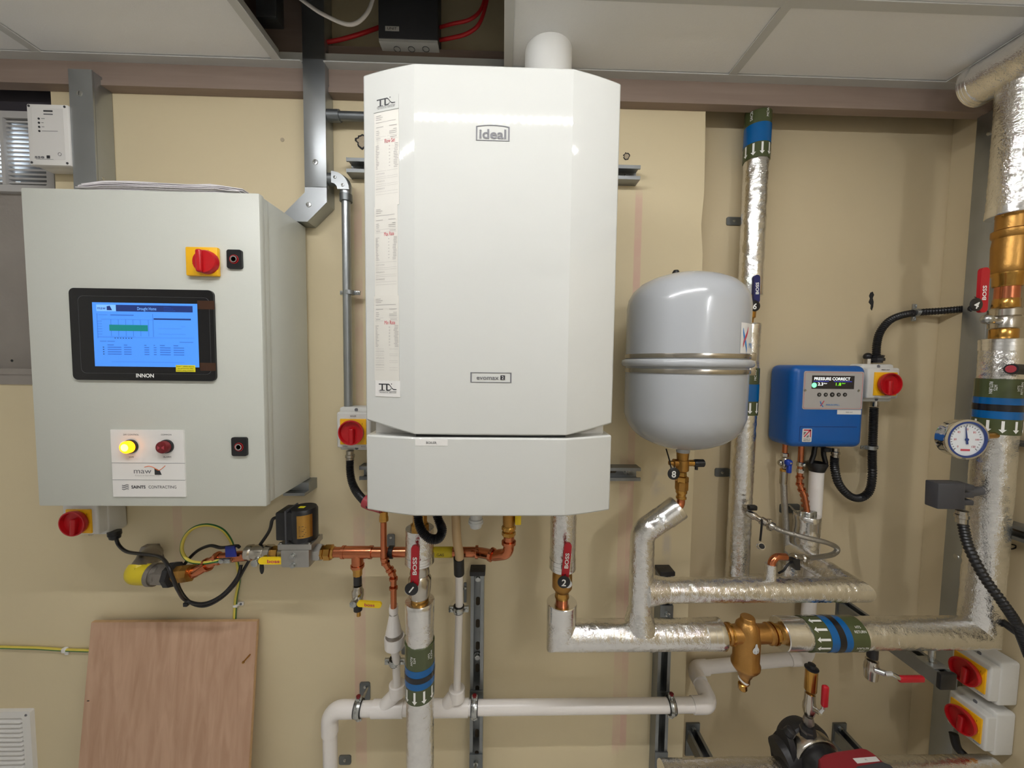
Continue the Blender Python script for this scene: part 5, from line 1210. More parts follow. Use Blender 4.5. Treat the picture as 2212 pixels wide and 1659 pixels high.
part('pointer', MB(rm2).add([(-.010, -.002, .0072), (.028, -.0004, .0072), (.028, .0004, .0072), (-.010, .002, .0072), (-.010, -.002, .0078), (.028, -.0004, .0078), (.028, .0004, .0078), (-.010, .002, .0078)], [(0, 1, 2, 3), (4, 7, 6, 5), (0, 4, 5, 1), (1, 5, 6, 2), (2, 6, 7, 3), (3, 7, 4, 0)]).ring((0, 0, .0076), (0, 0, 1), 0, .003, .002), 'gauge_blue', g, smooth=False)
part('maker_bar', MB(frg).box(-.009, .009, -.0245, -.0205, .0056, .0060), 'ink_red', g, smooth=False)
part('stem', MB().cyl(gq-gn*.03, (VX-.02, -FD-.02, gq.z), .009, seg=14), 'brass', g)
# sensor head on the riser
q = U(2056, 1073, .25)
s = thing('temperature_sensor', 'dark grey sensor head clipped to the riser below the gauge', 'sensor', q)
frs = frame(q, (1, -.12, .03), (0, 0, 1))
part('head', MB(frs).rbox(-.032, .032, -.034, .034, -.035, 0, .003), 'charcoal_plastic', s)
for k in range(3): part('rib', MB(frs).rbox(.026, .062, -.026+k*.02, -.012+k*.02, -.05, -.008, .003), 'charcoal_plastic', s)
part('neck', MB().cyl(q+V((.04, .02, 0)), (VX-.02, -FD, q.z), .012, seg=16), 'charcoal_plastic', s)
q = U(2078, 1108, .25); part('gland', MB().lathe(q, (.05, 0, -1), [(-.006, .012), (.002, .012), (.004, .014), (.012, .014), (.014, .0115), (.026, .0115)], 18), 'nickel', s)
solo('flexible_conduit', 'black corrugated conduit dropping from the sensor head at right', 'conduit', corrugated([U(2080, 1132, .25), U(2092, 1180, .26), U(2125, 1245, .28), U(2168, 1305, .30), U(2197, 1350, .30), U(2225, 1420, .29)], .0115), 'black_plastic')
solo('black_cable', 'black cable curving behind the riser at the lower right', 'cable', MB().tube(spline([U(2128, 1262, .16), U(2130, 1300, .17), U(2145, 1328, .20), U(2175, 1350, .24), U(2205, 1370, .27), U(2240, 1380, .28)], 6), .0095, 12), 'black_cable')
h_ = thing('rubber_grip_bar', 'black cylindrical valve handle with red end at the right edge', 'handle', U(2190, 797, .28))
q1, q2 = U(2184, 797, .30), U(2250, 800, .27)
part('grip', MB().cyl(q1, q2, .0125, seg=20), 'black_rubber', h_); part('end', MB().cyl(q1+V((-.001, -.0, 0)), q1+(q2-q1).normalized()*.004, .009, seg=18), 'gland_red', h_)
part('shank', MB().cyl(U(2215, 800, .285), (VX+.02, -FD, U(2215, 800, .285).z), .006, seg=12), 'zinc', h_)

# trunking plate up the right wall and strut on the right wall
t = thing('steel_trunking', 'flat galvanised trunking running up the right side wall', 'trunking', (XR-.01, -.035, .05))
part('cover', MB().rbox(XR-.018, XR-.001, -.068, -.006, .03, 2.33, .002), 'galv', t)
for zz_ in (U(2143, 320, -.035).z, 1.27, .95): part('screw', MB().lathe((XR-.018, -.04, zz_), (-1, 0, 0), [(0, .008), (.002, .007), (.003, 0)], 14), 'zinc', t)
q = UX(2190, 1145, XR-.02)
strut('support_rail', 'short grey channel on the right side wall behind the riser', (XR, -.13, q.z), (0, -1, 0), (0, 0, 1), .5, 'strut_steel', slots=True)
q = UX(2195, 957, XR-.02)
solo('steel_rod', 'thin grey rod on the right wall behind the banded riser', 'rod', MB().cyl((XR-.012, -.13, q.z), (XR-.012, -.6, q.z), .009, seg=12), 'galv_dull')
hk = U(2182, 1181, .16); solo('wire_hook', 'small black wire loop on the right wall behind the riser', 'hook', MB().tube([hk+V((.018*math.cos(a_), 0, .007*math.sin(a_))) for a_ in [2*math.pi*k/16 for k in range(16)]], .002, 6, closed=True), 'black_cable')
solo('black_cable', 'black cables hanging below the lower right isolator', 'cable', MB().tube(spline([U(2060, 1585, .10), U(2068, 1615, .11), U(2090, 1640, .13), U(2110, 1680, .15)], 6), .011, 12), 'black_cable')

# ================================================================ expansion vessel
EX, ED = .4745, .20
ev = thing('expansion_vessel', 'grey round expansion vessel strapped to the wall right of the boiler', 'expansion vessel', (EX, -ED, 1.33))
zb_, zm, zt2 = 1.333, 1.559, 1.790; RV = .1465
prof = [(0, .0), (0, .02), (.004, .046), (.014, .078), (.028, .106), (.045, .126), (.066, .139), (.09, RV), (zm-zb_-.008, RV)]
part('lower_shell', MB().lathe((EX, -ED, zb_), (0, 0, 1), prof, 64), 'vessel_grey', ev)
H2 = zt2-zm
prof = [(.008, RV), (H2-.09, RV), (H2-.068, .143), (H2-.048, .132), (H2-.030, .113), (H2-.017, .087), (H2-.007, .054), (H2-.001, .02), (H2, 0)]
part('upper_shell', MB().lathe((EX, -ED, zm), (0, 0, 1), prof, 64), 'vessel_grey', ev)
part('clamp_rim', MB().lathe((EX, -ED, zm-.012), (0, 0, 1), [(0, RV-.004), (.001, RV+.006), (.004, RV+.0095), (.010, RV+.011), (.016, RV+.0095), (.019, RV+.006), (.02, RV-.004)], 64), 'vessel_grey', ev)
for z in (U(1485, 767, .36).z, U(1485, 803, .36).z):
    part('steel_strap', MB().lathe((EX, -ED, z-.0055), (0, 0, 1), [(0, RV-.001), (.0005, RV+.0022), (.0045, RV+.003), (.0065, RV+.003), (.0105, RV+.0022), (.011, RV-.001)], 64), 'stainless', ev)
    part('strap_clamp', MB().rbox(EX+RV-.012, EX+RV+.006, -ED-.06, -ED-.035, z-.009, z+.010, .002), 'stainless', ev)
part('air_valve_cap', MB().lathe((EX-.02, -ED+.02, zt2-.006), (0, 0, 1), [(0, .0095), (.012, .0095), (.018, .006), (.019, 0)], 16), 'black_plastic', ev)
part('wall_bracket', MB(FW).rbox(EX-.02, EX+.02, zm-.07, zm+.08, .001, ED-RV+.008, .003), 'galv_dull', ev)
cme = cylmap((EX, -ED, U(1600, 768, .25).z), (0, 0, 1), (.40, -.92, .0), RV)
vs = []; fs = []; sl = .072; s0_ = .004
for k in range(13):
    a_ = s0_+k*.0075; vs += [(a_, .003, .0006), (a_, sl, .0006)]
for k in range(12): fs.append((2*k, 2*k+1, 2*k+3, 2*k+2))
stk = part('sticker', MB(cme).add(vs, fs), 'paper', ev)
def swoosh(pts, wds, m):
    vs = []; fs = []
    for (a_, c_), w_ in zip(pts, wds): vs += [(a_-w_, c_, .0014), (a_+w_, c_, .0014)]
    for k in range(len(pts)-1): fs.append((2*k, 2*k+1, 2*k+3, 2*k+2))
    part('logo', MB(cme).add(vs, fs), m, stk, smooth=False)
wd = [.0006, .002, .0034, .004, .0034, .002, .0006]
swoosh([(s0_+.008+.018*(.5-.5*math.cos(math.pi*k/6)), .060-k*.0092) for k in range(7)], wd, 'ink_blue')
swoosh([(s0_+.030-.020*(.5-.5*math.cos(math.pi*k/6)), .064-k*.0078) for k in range(7)], wd, 'ink_red')
part('lettering', MB(cme).text('MIKROFILL', s0_+.038, .022, .0014, .012, align='LEFT'), 'ink_blue', stk, smooth=False)
# service valve 8
sv8 = thing('service_valve', 'brass service valve under the expansion vessel, tagged 8', 'valve', (EX-.012, -ED, U(1470, 1090, FD).z))
vx8 = U(1473, 1030, FD).x; z8 = lambda py: U(1472, py, FD).z
part('body', MB().lathe((vx8, -FD, z8(1078)), (0, 0, 1), [(0, .011), (.002, .0135), (.006, .0135), (.008, .0115), (.014, .0115), (.018, .0145), (.026, .0145)], 20), 'brass', sv8)
part('lower_nut', MB().lathe((vx8, -FD, z8(1058)), (0, 0, 1), [(0, .0155), (.003, .0175), (.022, .0175), (.024, .015)], 8), 'brass_dull', sv8)
part('upper_nut', MB().lathe((vx8, -FD, z8(1042)), (0, 0, 1), [(0, .0145), (.003, .017), (.016, .017), (.018, .012), (.028, .011)], 6), 'brass', sv8)
part('chamber', MB().lathe((vx8, -FD, z8(1018)), (0, 0, 1), [(0, .013), (.003, .0165), (.030, .0165), (.032, .0145), (z8(977)-z8(1018), .016)], 12), 'brass_dull', sv8)
part('collar', MB().lathe((vx8, -FD, z8(977)), (0, 0, 1), [(0, .0165), (.012, .0185), (.02, .022)], 24), 'vessel_grey', sv8)
za_ = z8(1000)
part('side_port', MB().cyl((vx8, -FD, za_), (vx8+.038, -FD, za_), .0085, seg=14), 'brass', sv8); part('cap', MB().lathe((vx8+.03, -FD, za_), (1, 0, 0), [(0, .009), (.006, .0105), (.026, .0105), (.028, .0085), (.03, 0)], 16), 'black_plastic', sv8)
part('cap_tail', MB().cyl((vx8+.038, -FD, za_-.006), (vx8+.038, -FD, za_-.018), .004, seg=10), 'black_plastic', sv8)
part('lock_screw', MB().lathe((vx8-.012, -FD, za_), (-1, 0, 0), [(0, .010), (.012, .011), (.014, .006), (.024, .006), (.025, 0)], 14), 'brass_dull', sv8)
part('tie_wire', MB().tube(spline([U(1439, 970, FD-.02), U(1445, 990, FD+.01), U(1450, 1012, FD+.025)], 4), .0018, 8), 'black_cable', sv8)
part('copper_tail', MB().tube(rounded([(vx8, -FD, z8(1076)), (vx8, -FD, z8(1090)), U(1458, 1103, FD)], .02, 5), .0102, 16), 'copper', sv8)
vtag('8', 1455, 1023, .232, .0158, 0, 'black disc tag numbered 8 below the grey expansion vessel')

# ================================================================ cold water pipe in the alcove
CX_, CD_, CR_ = .784, -.012, .0345
cy_ = -CD_
zu, zl_ = U(1620, 640, CD_).z, U(1620, 700, CD_).z
t = foil_pipe('foil-insulated cold water pipe rising in the alcove with upper banding', [(CX_, cy_, zu), (CX_, cy_, 2.79)], CR_, 13, [((CX_, cy_, zu), (0, 0, 1), .03)])
b1, b0 = U(1633, 240, CD_).z, U(1625, 350, CD_).z; L_ = b1-b0
band(t, (CX_, cy_, b0), (0, 0, 1), (-.55, -1, 0), CR_, L_, [(L_*.29, L_*.66, 'band_blue')], (L_*.27, .006), [('MCWS', -32, L_*.83, .0075, -90), ('MCWS', 36, L_*.85, .0075, 90)], na=10)
t = foil_pipe('foil-insulated cold water pipe behind the expansion vessel with lower banding', [(CX_, cy_, zl_), (CX_, cy_, .825), (U(1705, 1255, CD_).x, cy_, .825), (U(1705, 1255, CD_).x, cy_, U(1705, 1215, CD_).z)], CR_, 14, [((CX_, cy_, zl_), (0, 0, -1), .03)], bend=.03)
b1, b0 = U(1610, 795, CD_).z, U(1610, 895, CD_).z; L_ = b1-b0
band(t, (CX_, cy_, b0), (0, 0, 1), (-.55, -1, 0), CR_, L_, [(L_*.30, L_*.66, 'band_blue')], (L_*.27, .006), [('MCWS', -32, L_*.83, .0075, -90), ('MCWS', 36, L_*.85, .0075, 90)], na=10)
v = thing('isolating_valve', 'brass isolating valve with dark blue lever behind the vessel, tagged 6', 'valve', (CX_, cy_, zl_))
h = zu-zl_
part('body', MB().lathe((CX_, cy_, zl_-.004), (0, 0, 1), [(0, .013), (.02, .014), (.024, .019), (h*.6, .02), (h*.7, .015), (h+.008, .014)], 22), 'brass', v)
q = UW(1634, 652, .03); part('spindle', MB().cyl((CX_+.0, cy_-.01, q[1]), (q[0], -.03, q[1]), .007, seg=12), 'chrome', v)
lever(v, q[0]-.001, q[1]-.004, .034, 92, .085, .0185, 'blue_lever', 'BOSS', th=.009)
vtag('6', 1630, 661, .045, .0165, -10, 'black disc tag numbered 6 beside the dark blue lever')

# ================================================================ blue pressurisation unit
u0, u1, v0, v1 = .898, 1.133, 1.300, 1.558; BD = .042
pu = thing('pressurisation_unit', 'blue wall-mounted pressurisation unit with lit display', 'pressure unit', (1.015, REC, v0))
part('case', MB(FW).rbox(u0, u1, v0, v1, -REC+.001, BD, .022, 5), 'blue_case', pu)
q = R4(1732, 803, 1866, 884, BD)
fp = part('fascia', MB(FW).prism(rrect(*q, .006), BD-.001, BD+.0015), 'face_grey', pu)
part('fascia_border', MB(FW).hollow(rrect(q[0]+.003, q[1]-.003, q[2]+.003, q[3]-.003, .005), rrect(q[0]+.0037, q[1]-.0037, q[2]+.0037, q[3]-.0037, .005), BD+.0015, BD+.0018), 'ink_red', fp, smooth=False)
FQ = BD+.0016
s = R4(1752, 812, 1845, 839.5, BD)
part('display', MB(FW).box(*s, BD, FQ+.0004), 'lcd_dark', fp, smooth=False)
def ft(st, px, py, h, m, **k): c_ = U(px, py, FQ); lettering(fp, st, c_.x, c_.z, FQ+.0008, h, m, **k)
ft('PRESSURE CORRECT', 1797.5, 818.3, .0088, 'lcd_white', width=.113, bold=.004); ft('2.3', 1772, 829.5, .0088, 'lcd_white', width=.0165, bold=.01); ft('bar', 1783, 828, .0035, 'lcd_white', width=.011)
ft('1.8', 1811, 830, .0088, 'lcd_green', width=.0165); ft('bar', 1822.5, 828, .0035, 'lcd_green', width=.011)
for a_, c_ in ((1757, 1790), (1801, 1840)):
    z = U(1790, 824, FQ).z; part('display_rule', MB(FW).box(U(a_, 824, FQ).x, U(c_, 824, FQ).x, z-.0008, z+.0008, FQ+.0005, FQ+.0009), 'lcd_blue', fp, smooth=False)
c_ = U(1758.5, 832, FQ); part('tick_light', MB(FW).prism(circ(c_.x, c_.z, .0078, 24), FQ+.0004, FQ+.0009), 'lcd_tick', fp, smooth=False)
for k, px in enumerate((1769.5, 1783.5, 1797.5, 1811.5, 1825)):
    c_ = U(px, 852.5, FQ); bt = part('button', MB(FW).lathe((c_.x, c_.z, FQ), (0, 0, 1), [(0, .0062 if k != 2 else .0072), (.001, .006 if k != 2 else .007), (.001, 0)], 20), 'black_plastic', fp)
    part('button_mark', MB(FW).ring((c_.x, c_.z, FQ+.0012), (0, 0, 1), .0014, .0024, .0004, 12), 'ink_light', bt)
for px, py in ((1739, 843), (1854.5, 844)):
    c_ = U(px, py, FQ); part('screw', MB(FW).lathe((c_.x, c_.z, FQ), (0, 0, 1), [(0, .0042), (.0012, .0036), (.0008, .0015), (.0008, 0)], 14), 'zinc', fp)
for (m, pts) in (('ink_red', ((1780, 866), (1776, 872), (1772, 877))), ('ink_blue', ((1772, 867), (1774, 873), (1778, 879)))):
    part('logo', MB().tube(spline([U(a_, b_, FQ+.0006) for a_, b_ in pts], 4), .0012, 6), m, fp)
ft('MIKROFILL', 1799, 874.5, .0052, 'ink_blue', width=.043)
q = R4(1808, 886, 1860, 895, BD); part('white_label', MB(FW).box(*q, BD-.001, BD+.0007), 'paper', pu, smooth=False)
lettering(pu, 'PRESS UNIT', (q[0]+q[1])/2, (q[2]+q[3])/2, BD+.001, .0032, 'ink', width=.022)
q = R4(1732, 926, 1754, 954.5, BD)
mk = part('origin_sticker', MB(FW).prism(rrect(*q, .003), BD-.001, BD+.0007), 'paper', pu, smooth=False)
a_, c_, e_, f_ = q; w_, h_ = c_-a_, f_-e_
def poly_(pts, m, nm='mark'): part(nm, MB(FW).add([(a_+w_*x, e_+h_*y, BD+.0011) for x, y in pts], [tuple(range(len(pts)))]), m, mk, smooth=False)
poly_(((.12, .94), (.9, .94), (.9, .84), (.12, .84)), 'ink_red'); poly_(((.78, .94), (.9, .94), (.9, .36), (.78, .36)), 'ink_red'); poly_(((.12, .40), (.22, .34), (.84, .84), (.72, .9)), 'ink_red')
poly_(((.12, .48), (.12, .76), (.42, .76)), 'ink_grey'); poly_(((.38, .34), (.66, .34), (.66, .56)), 'ink_grey')
for k, st in enumerate(('MADE IN', 'BRITAIN')): lettering(mk, st, a_+w_*.5, e_+h_*(.22-.12*k), BD+.0011, .0038, 'ink', width=w_*.72)
z = U(1790, 922, BD).z; x0, x1 = U(1728, 922, BD).x, U(1851, 922, BD).x
part('cover_seam', MB(FW).box(x0, x1, z-.0006, z+.0006, BD-.001, BD+.0004).box(x0-.0006, x0+.0006, v0+.02, z, BD-.001, BD+.0004), 'blue_lever', pu, smooth=False)
# below the unit
PD = -.02
tv = thing('isolating_tap', 'small chrome tap with blue handle under the blue unit', 'valve', U(1693, 1020, PD))
xx = U(1694, 1000, PD).x; z_ = lambda py: U(1694, py, PD).z
part('copper_stub', MB().cyl((xx, -PD, z_(985)), (xx, -PD, v0+.004), .0075, seg=14), 'copper', tv)
part('upper_nut', MB().lathe((xx, -PD, z_(987)), (0, 0, 1), [(0, .0095), (.002, .0115), (.012, .0115), (.014, .0095)], 6), 'nickel', tv)
part('body', MB().lathe((xx, -PD, z_(1012)), (0, 0, 1), [(0, .008), (.008, .012), (.02, .0145), (.03, .011), (.036, .009)], 18), 'nickel', tv); part('side_boss', MB().sphere((xx-.012, -PD, z_(1000)), .010), 'nickel', tv)
part('lower_nut', MB().lathe((xx, -PD, z_(1021)), (0, 0, 1), [(0, .009), (.002, .011), (.012, .011), (.014, .009)], 6), 'brass', tv)
q = UW(1705, 1000, .01); part('handle', MB(FW).rbox(q[0]-.010, q[0]+.010, q[1]-.010, q[1]+.010, -.004, .016, .007, 3).rbox(q[0]-.003, q[0]+.009, q[1]-.034, q[1]-.004, .0, .012, .003), 'blue_tap', tv); part('handle_screw', MB(FW).prism(circ(q[0]+.001, q[1], .003, 12), .016, .0168), 'chrome', tv)
hz_ = thing('braided_hose', 'straight braided steel hose hanging from the blue tap', 'hose', U(1705, 1215, PD))
part('hose', MB().tube(spline([(xx, -PD, z_(1030)), U(1694, 1080, PD), U(1698, 1140, PD), U(1701, 1205, CD_)], 8), .0095, 14), 'braided_steel', hz_)
part('ferrule', MB().cyl((xx, -PD, z_(1045)), (xx, -PD, z_(1018)), .0108, seg=18), 'stainless', hz_); part('end_nut', MB().lathe(U(1701, 1212, CD_), (0, 0, 1), [(-.01, .011), (.012, .012), (.014, .009)], 6), 'nickel', hz_)
cc_ = thing('copper_drop_pipe', 'short copper offset with press fittings under the blue unit', 'copper pipe', U(1740, 1110, PD))
xq = U(1730, 985, PD).x
cpts = rounded([(xq, -PD, v0+.004), (xq, -PD, U(1727, 1045, PD).z), U(1738, 1072, -.008), (xb_, 0, U(1740, 1105, 0).z)], .016, 5)
part('pipe', MB().tube(cpts, .0085, 16), 'copper', cc_)
part('isolator_body', MB().lathe((xq, -PD, U(1729, 1022, PD).z), (0, 0, 1), [(0, .009), (.004, .0105), (.012, .0105), (.016, .0085), (.022, .0085), (.024, .0115), (.036, .0115), (.038, .009)], 6), 'nickel', cc_); part('isolator_screw', MB().sphere(U(1736, 1004, PD+.012), .007), 'chrome', cc_)
for px, py, ax in ((1728, 1031, (0, 0, 1)), (1728, 1046, (.1, 0, -1)), (1732, 1058, (.5, 0, -1)), (1737, 1070, (.5, 0, -1)), (1739, 1082, (0, 0, 1)), (1740, 1093, (0, 0, 1))):
    part('press_collar', MB().ring(U(px, py, -.014), ax, 0, .0118, .006), 'copper', cc_)
q = U(1740, 1109, 0); t = thing('pipe_clip', 'steel pipe clip on the copper pipe above the foil stub', 'pipe clip', q)
part('ring', MB().lathe((xb_, 0, q.z-.008), (0, 0, 1), [(0, .0085), (0, .016), (.003, .018), (.013, .018), (.016, .016), (.016, .0085)], 22), 'zinc', t); part('ears', MB(FW).rbox(xb_-.028, xb_-.012, q.z-.009, q.z+.009, -.004, .008, .003).rbox(xb_+.012, xb_+.028, q.z-.009, q.z+.009, -.004, .008, .003), 'zinc', t)
part('rod', MB().tube([(xb_-.018, 0, q.z), U(1715, 1103, -.035), U(1705, 1092, -.06)], .004, 10), 'zinc', t); part('wall_plate', MB(FW).prism(rrect(U(1683, 1100, -REC).x, U(1725, 1100, -REC).x, U(1700, 1107, -REC).z, U(1700, 1088, -REC).z, .006), -REC, -REC+.005), 'galv_dull', t)
bt = thing('tundish', 'black plastic tundish cap on the white pipe under the blue unit', 'tundish', U(1757, 1012, -.035))
xw, yw = xe2, .035; zk = lambda py: U(1755, py, -.035).z
part('cup', MB().lathe((xw, yw, zk(1014)), (0, 0, 1), [(-.006, .0215), (0, .0235), (.006, .0255), (.018, .030), (.024, .0285), (.024, .024), (.01, .01)], 26), 'black_plastic', bt)
for s_ in (-1, 1): part('arm', MB().tube([(xw+s_*.026, yw-.004, zk(1000)), (xw+s_*.017, yw-.004, zk(982)), (xw+s_*.013, yw-.004, v0+.002)], .007, 8), 'black_plastic', bt)
part('hood', MB().cyl((xw, yw, v0-.012), (xw, yw, v0+.002), .017, .019, seg=20), 'black_plastic', bt)
# flexible conduits of the unit
fc = thing('flexible_conduit', 'black corrugated conduit looping under the blue unit to its isolator', 'conduit', U(1850, 1078, -.03))
part('tube', corrugated([U(1803, 985, -.015), U(1803, 1010, -.015), U(1812, 1045, -.02), U(1834, 1070, -.025), U(1857, 1076, -.03), U(1877, 1062, -.03), U(1884, 1030, -.035), U(1884, 985, -.038), U(1886, 930, -.038), U(1888, 880, -.035)], .0125, .005), 'black_plastic', fc)
part('gland', MB().lathe(U(1805, 972, -.012), (0, 0, -1), [(-.006, .0095), (.004, .0095), (.006, .012), (.014, .012), (.016, .010), (.024, .010)], 16), 'nickel', fc); part('gland', MB().lathe(U(1890, 869, -.035), (0, 0, -1), [(-.004, .0095), (.004, .0105), (.014, .0105)], 16), 'nickel', fc)
part('blank_gland', MB().lathe(U(1785, 970, -.02), (0, 0, -1), [(-.004, .014), (.006, .014), (.008, .011), (.01, 0)], 18), 'black_plastic', pu)
saddle(1881, 967, -.038, .0125, 'conduit_saddle', 'metal saddle holding the looping conduit below the isolator')
fc = thing('flexible_conduit', 'black corrugated conduit from the isolator curving up to the right wall', 'conduit', U(1890, 780, -.035))
part('tube', corrugated([U(1893, 772, -.035), U(1894, 745, -.04), U(1901, 718, -.045), U(1920, 694, -.045), U(1948, 681, -.045), U(1985, 675, -.045), U(2030, 672, -.03), U(2075, 668, -.01), U(2092, 667, .005), UX(2104, 666, XR-.016)], .0115, .0055), 'black_plastic', fc)
q = U(1895, 776, -.035); part('gland', MB().lathe((q.x, q.y, q.z), (0, 0, 1), [(-.012, .014), (-.006, .014), (-.005, .019), (.004, .019), (.006, .016), (.012, .018), (.014, .012)], 8), 'black_plastic', fc)
gk = U(1874, 778, -.045); gg = thing('blanking_plug', 'pale brass plug with black cap on the isolator top', 'plug', gk); part('nut', MB().lathe(gk, (0, 0, 1), [(-.014, .011), (.004, .011), (.006, .008)], 8), 'nickel', gg); part('cap', MB().sphere(gk+V((0, 0, .012)), .0125), 'black_plastic', gg)
saddle(1978, 675, -.045, .0115, 'conduit_saddle', 'metal saddle holding the curved conduit on the alcove wall', axis='h')
# filling loop
f = thing('filling_loop', 'braided filling loop bridging the cold pipe and the foil branch', 'filling loop', U(1700, 1195, .1))
A_, B_ = U(1612, 1105, .04), U(1660, 1133, .075)
part('upper_valve', MB().lathe(A_, (B_-A_), [(0, .009), (.012, .0115), (.026, .0115), (.03, .009), (.04, .009), (.042, .0125), (.056, .0125), (.06, .009), (.066, .0135), (.078, .0135), (.08, .009)], 14), 'nickel', f)
q = UW(1625, 1097, .06); part('upper_handle', MB(FW).rbox(q[0]-.012, q[0]+.014, q[1]-.008, q[1]+.008, .05, .066, .004), 'black_plastic', f)
part('hose', MB().tube(spline([U(1662, 1134, .078), U(1690, 1147, .09), U(1740, 1161, .105), U(1785, 1172, .11), U(1808, 1184, .10), U(1800, 1197, .11), U(1770, 1203, .135), U(1742, 1206, .16)], 8), .0072, 14), 'braided_steel', f)
part('wing_nut', MB().rbox(B_.x-.002, B_.x+.008, B_.y-.008, B_.y+.008, B_.z-.018, B_.z+.018, .003), 'nickel', f)
C_, D_ = U(1742, 1206, .16), U(1697, 1203, .19)
part('lower_valve', MB().lathe(C_, (D_-C_), [(-.004, .008), (.012, .0115), (.02, .0115), (.024, .008), (.034, .0095), (.044, .0095), (.046, .0115), (.06, .0115), (.062, .009)], 14), 'nickel', f)
q = UW(1719, 1215, .19); part('lower_handle', MB(FW).prism([(q[0]-.012, q[1]+.010), (q[0]+.008, q[1]+.010), (q[0]+.011, q[1]-.020), (q[0]-.001, q[1]-.020)], .178, .194), 'black_plastic', f, smooth=False)
part('cap_strap', MB().tube(spline([U(1714, 1210, .18), U(1700, 1222, .19), U(1693, 1232, .19), U(1682, 1238, .18)], 4), .003, 8), 'black_rubber', f)
part('copper_bend', MB().tube(rounded([U(1697, 1203, .19), U(1668, 1202, .2), (U(1664, 1240, FD).x, -FD, HZ+.02)], .022, 7), .0095, 16), 'copper', f)
xk = U(1664, 1240, FD).x; part('foil_stub', foil_tube([(xk, -FD, HZ+.02), (xk, -FD, U(1664, 1218, FD).z)], .0135, 15, seg=20, amp=.06), 'foil_wrinkled', f)
part('upper_cap_strap', MB().tube(spline([U(1646, 1122, .085), U(1645, 1140, .085), U(1642, 1168, .08)], 4), .003, 8), 'black_rubber', f); q = U(1642, 1180, .08); part('hanging_cap', MB().lathe(q, (0, -1, .5), [(-.006, .0085), (.006, .0105), (.008, .0105), (.008, .007), (.002, .005), (.002, 0)], 18), 'chrome', f); part('cap_hole', MB().lathe(q+V((0, -.008, .004)), (0, -1, .5), [(0, .0075), (.0012, .0075), (.0012, 0)], 16), 'black_rubber', f)
# ================================================================ arms, drain valve, air vent, pump
def arm(X, z, y0, y1, label, plate=None):
    t, fr = strut('cantilever_arm', label, (X, y0, z-.0205), (0, -1, 0), (1, 0, 0), abs(y1-y0), 'strut_steel', slots=False, group='cantilever arms in the alcove')
    part('wall_plate', MB(FW).box(X-.024, X+.024, z-.075, z+.045, -y0, -y0+.006), 'galv_dull', t, smooth=False)
    part('plate_bolt', MB(FW).lathe((X, z+.028, -y0+.006), (0, 0, 1), [(0, .008), (.006, .008), (.007, .004), (.007, 0)], 6), 'zinc', t)
    part('end_cap', MB().rbox(X-.0225, X+.0225, y1-.008, y1+.004, z-.0225, z+.0225, .003), 'black_plastic', t)
    return t
AX = 1.205
t = arm(AX, .712, REC, -.235, 'galvanised cantilever arm carrying the return pipe at right')
part('clip_bolt', MB().lathe((AX+.0, -FD, .732), (0, 0, 1), [(0, .013), (.004, .013), (.006, .007), (.05, .007)], 14), 'zinc', t); part('slide_plate', MB().rbox(AX-.022, AX+.022, -FD-.025, -FD+.02, .7325, .7365, .001), 'galv', t)
q = U(1490, 1560, -REC); arm(q.x+.01, q.z-.045, REC, -.30, 'galvanised cantilever arm low at the left of the alcove')
q = U(1812, 1560, -REC); arm(q.x, q.z-.045, REC, -.30, 'galvanised cantilever arm behind the pump')
dv = thing('drain_valve', 'chrome drain valve with red lever sleeve under the return pipe', 'valve', U(1882, 1470, FD))
dx = U(1884, 1420, FD).x; zd = lambda py: U(1884, py, FD).z
part('nipple', MB().cyl((dx, -FD, zd(1420)), (dx, -FD, MZ-.03), .0125, seg=16), 'cast_black', dv)
part('body', MB().lathe((dx, -FD, zd(1468)), (0, 0, 1), [(0, .010), (.004, .0145), (.02, .0155), (.03, .017), (.044, .016), (.05, .014), (.058, .0145)], 16), 'nickel', dv)
sp0 = U(1890, 1447, FD+.015); sp1 = U(1912, 1455, FD+.03)
part('spindle', MB().cyl(sp0, sp1, .008, seg=12), 'chrome', dv); part('lever_arm', MB().tube([sp1, U(1925, 1455, .235), U(1943, 1465, .235)], .006, 8), 'chrome', dv)
a_, c_ = U(1940, 1466, .235), U(1994, 1468, .235); part('lever_sleeve', MB().rbox(a_.x, c_.x, -.242, -.230, a_.z-.0085, a_.z+.0085, .005, 3), 'red_lever', dv)
AD = .21; ax_ = U(1750, 1500, AD).x; za = lambda py: U(1750, py, AD).z
av = thing('air_vent', 'brass automatic air vent with black cap above the pump', 'air vent', (ax_, -AD, za(1500)))
part('body', MB().lathe((ax_, -AD, za(1497)), (0, 0, 1), [(0, .008), (.008, .0135), (.01, .0145), (za(1446)-za(1497), .0145)], 24), 'brass', av); part('cap', MB().lathe((ax_, -AD, za(1447)), (0, 0, 1), [(0, .0135), (.004, .0165), (.006, .0165), (.008, .010), (.016, .009), (.017, 0)], 20), 'black_plastic', av)
bv = thing('isolating_valve', 'nickel ball valve with upright red sleeve below the air vent', 'valve', (ax_, -AD, za(1550)))
part('body', MB().lathe((ax_, -AD, za(1545)), (0, 0, 1), [(0, .010), (.006, .013), (.016, .0155), (.03, .0155), (.04, .013), (za(1497)-za(1545), .0125)], 14), 'nickel', bv)
part('tail', MB().lathe((ax_, -AD, za(1568)), (0, 0, 1), [(0, .009), (.006, .009), (.009, .013), (.018, .013), (.028, .010)], 8), 'malleable', bv)
s0, s1 = U(1757, 1530, AD+.01), U(1772, 1540, AD+.03); part('spindle', MB().cyl(s0, s1, .0065, seg=12), 'chrome', bv)
q = U(1779, 1526, AD+.03); part('lever_arm', MB().tube([s1, U(1778, 1532, AD+.03), q], .004, 8), 'chrome', bv)
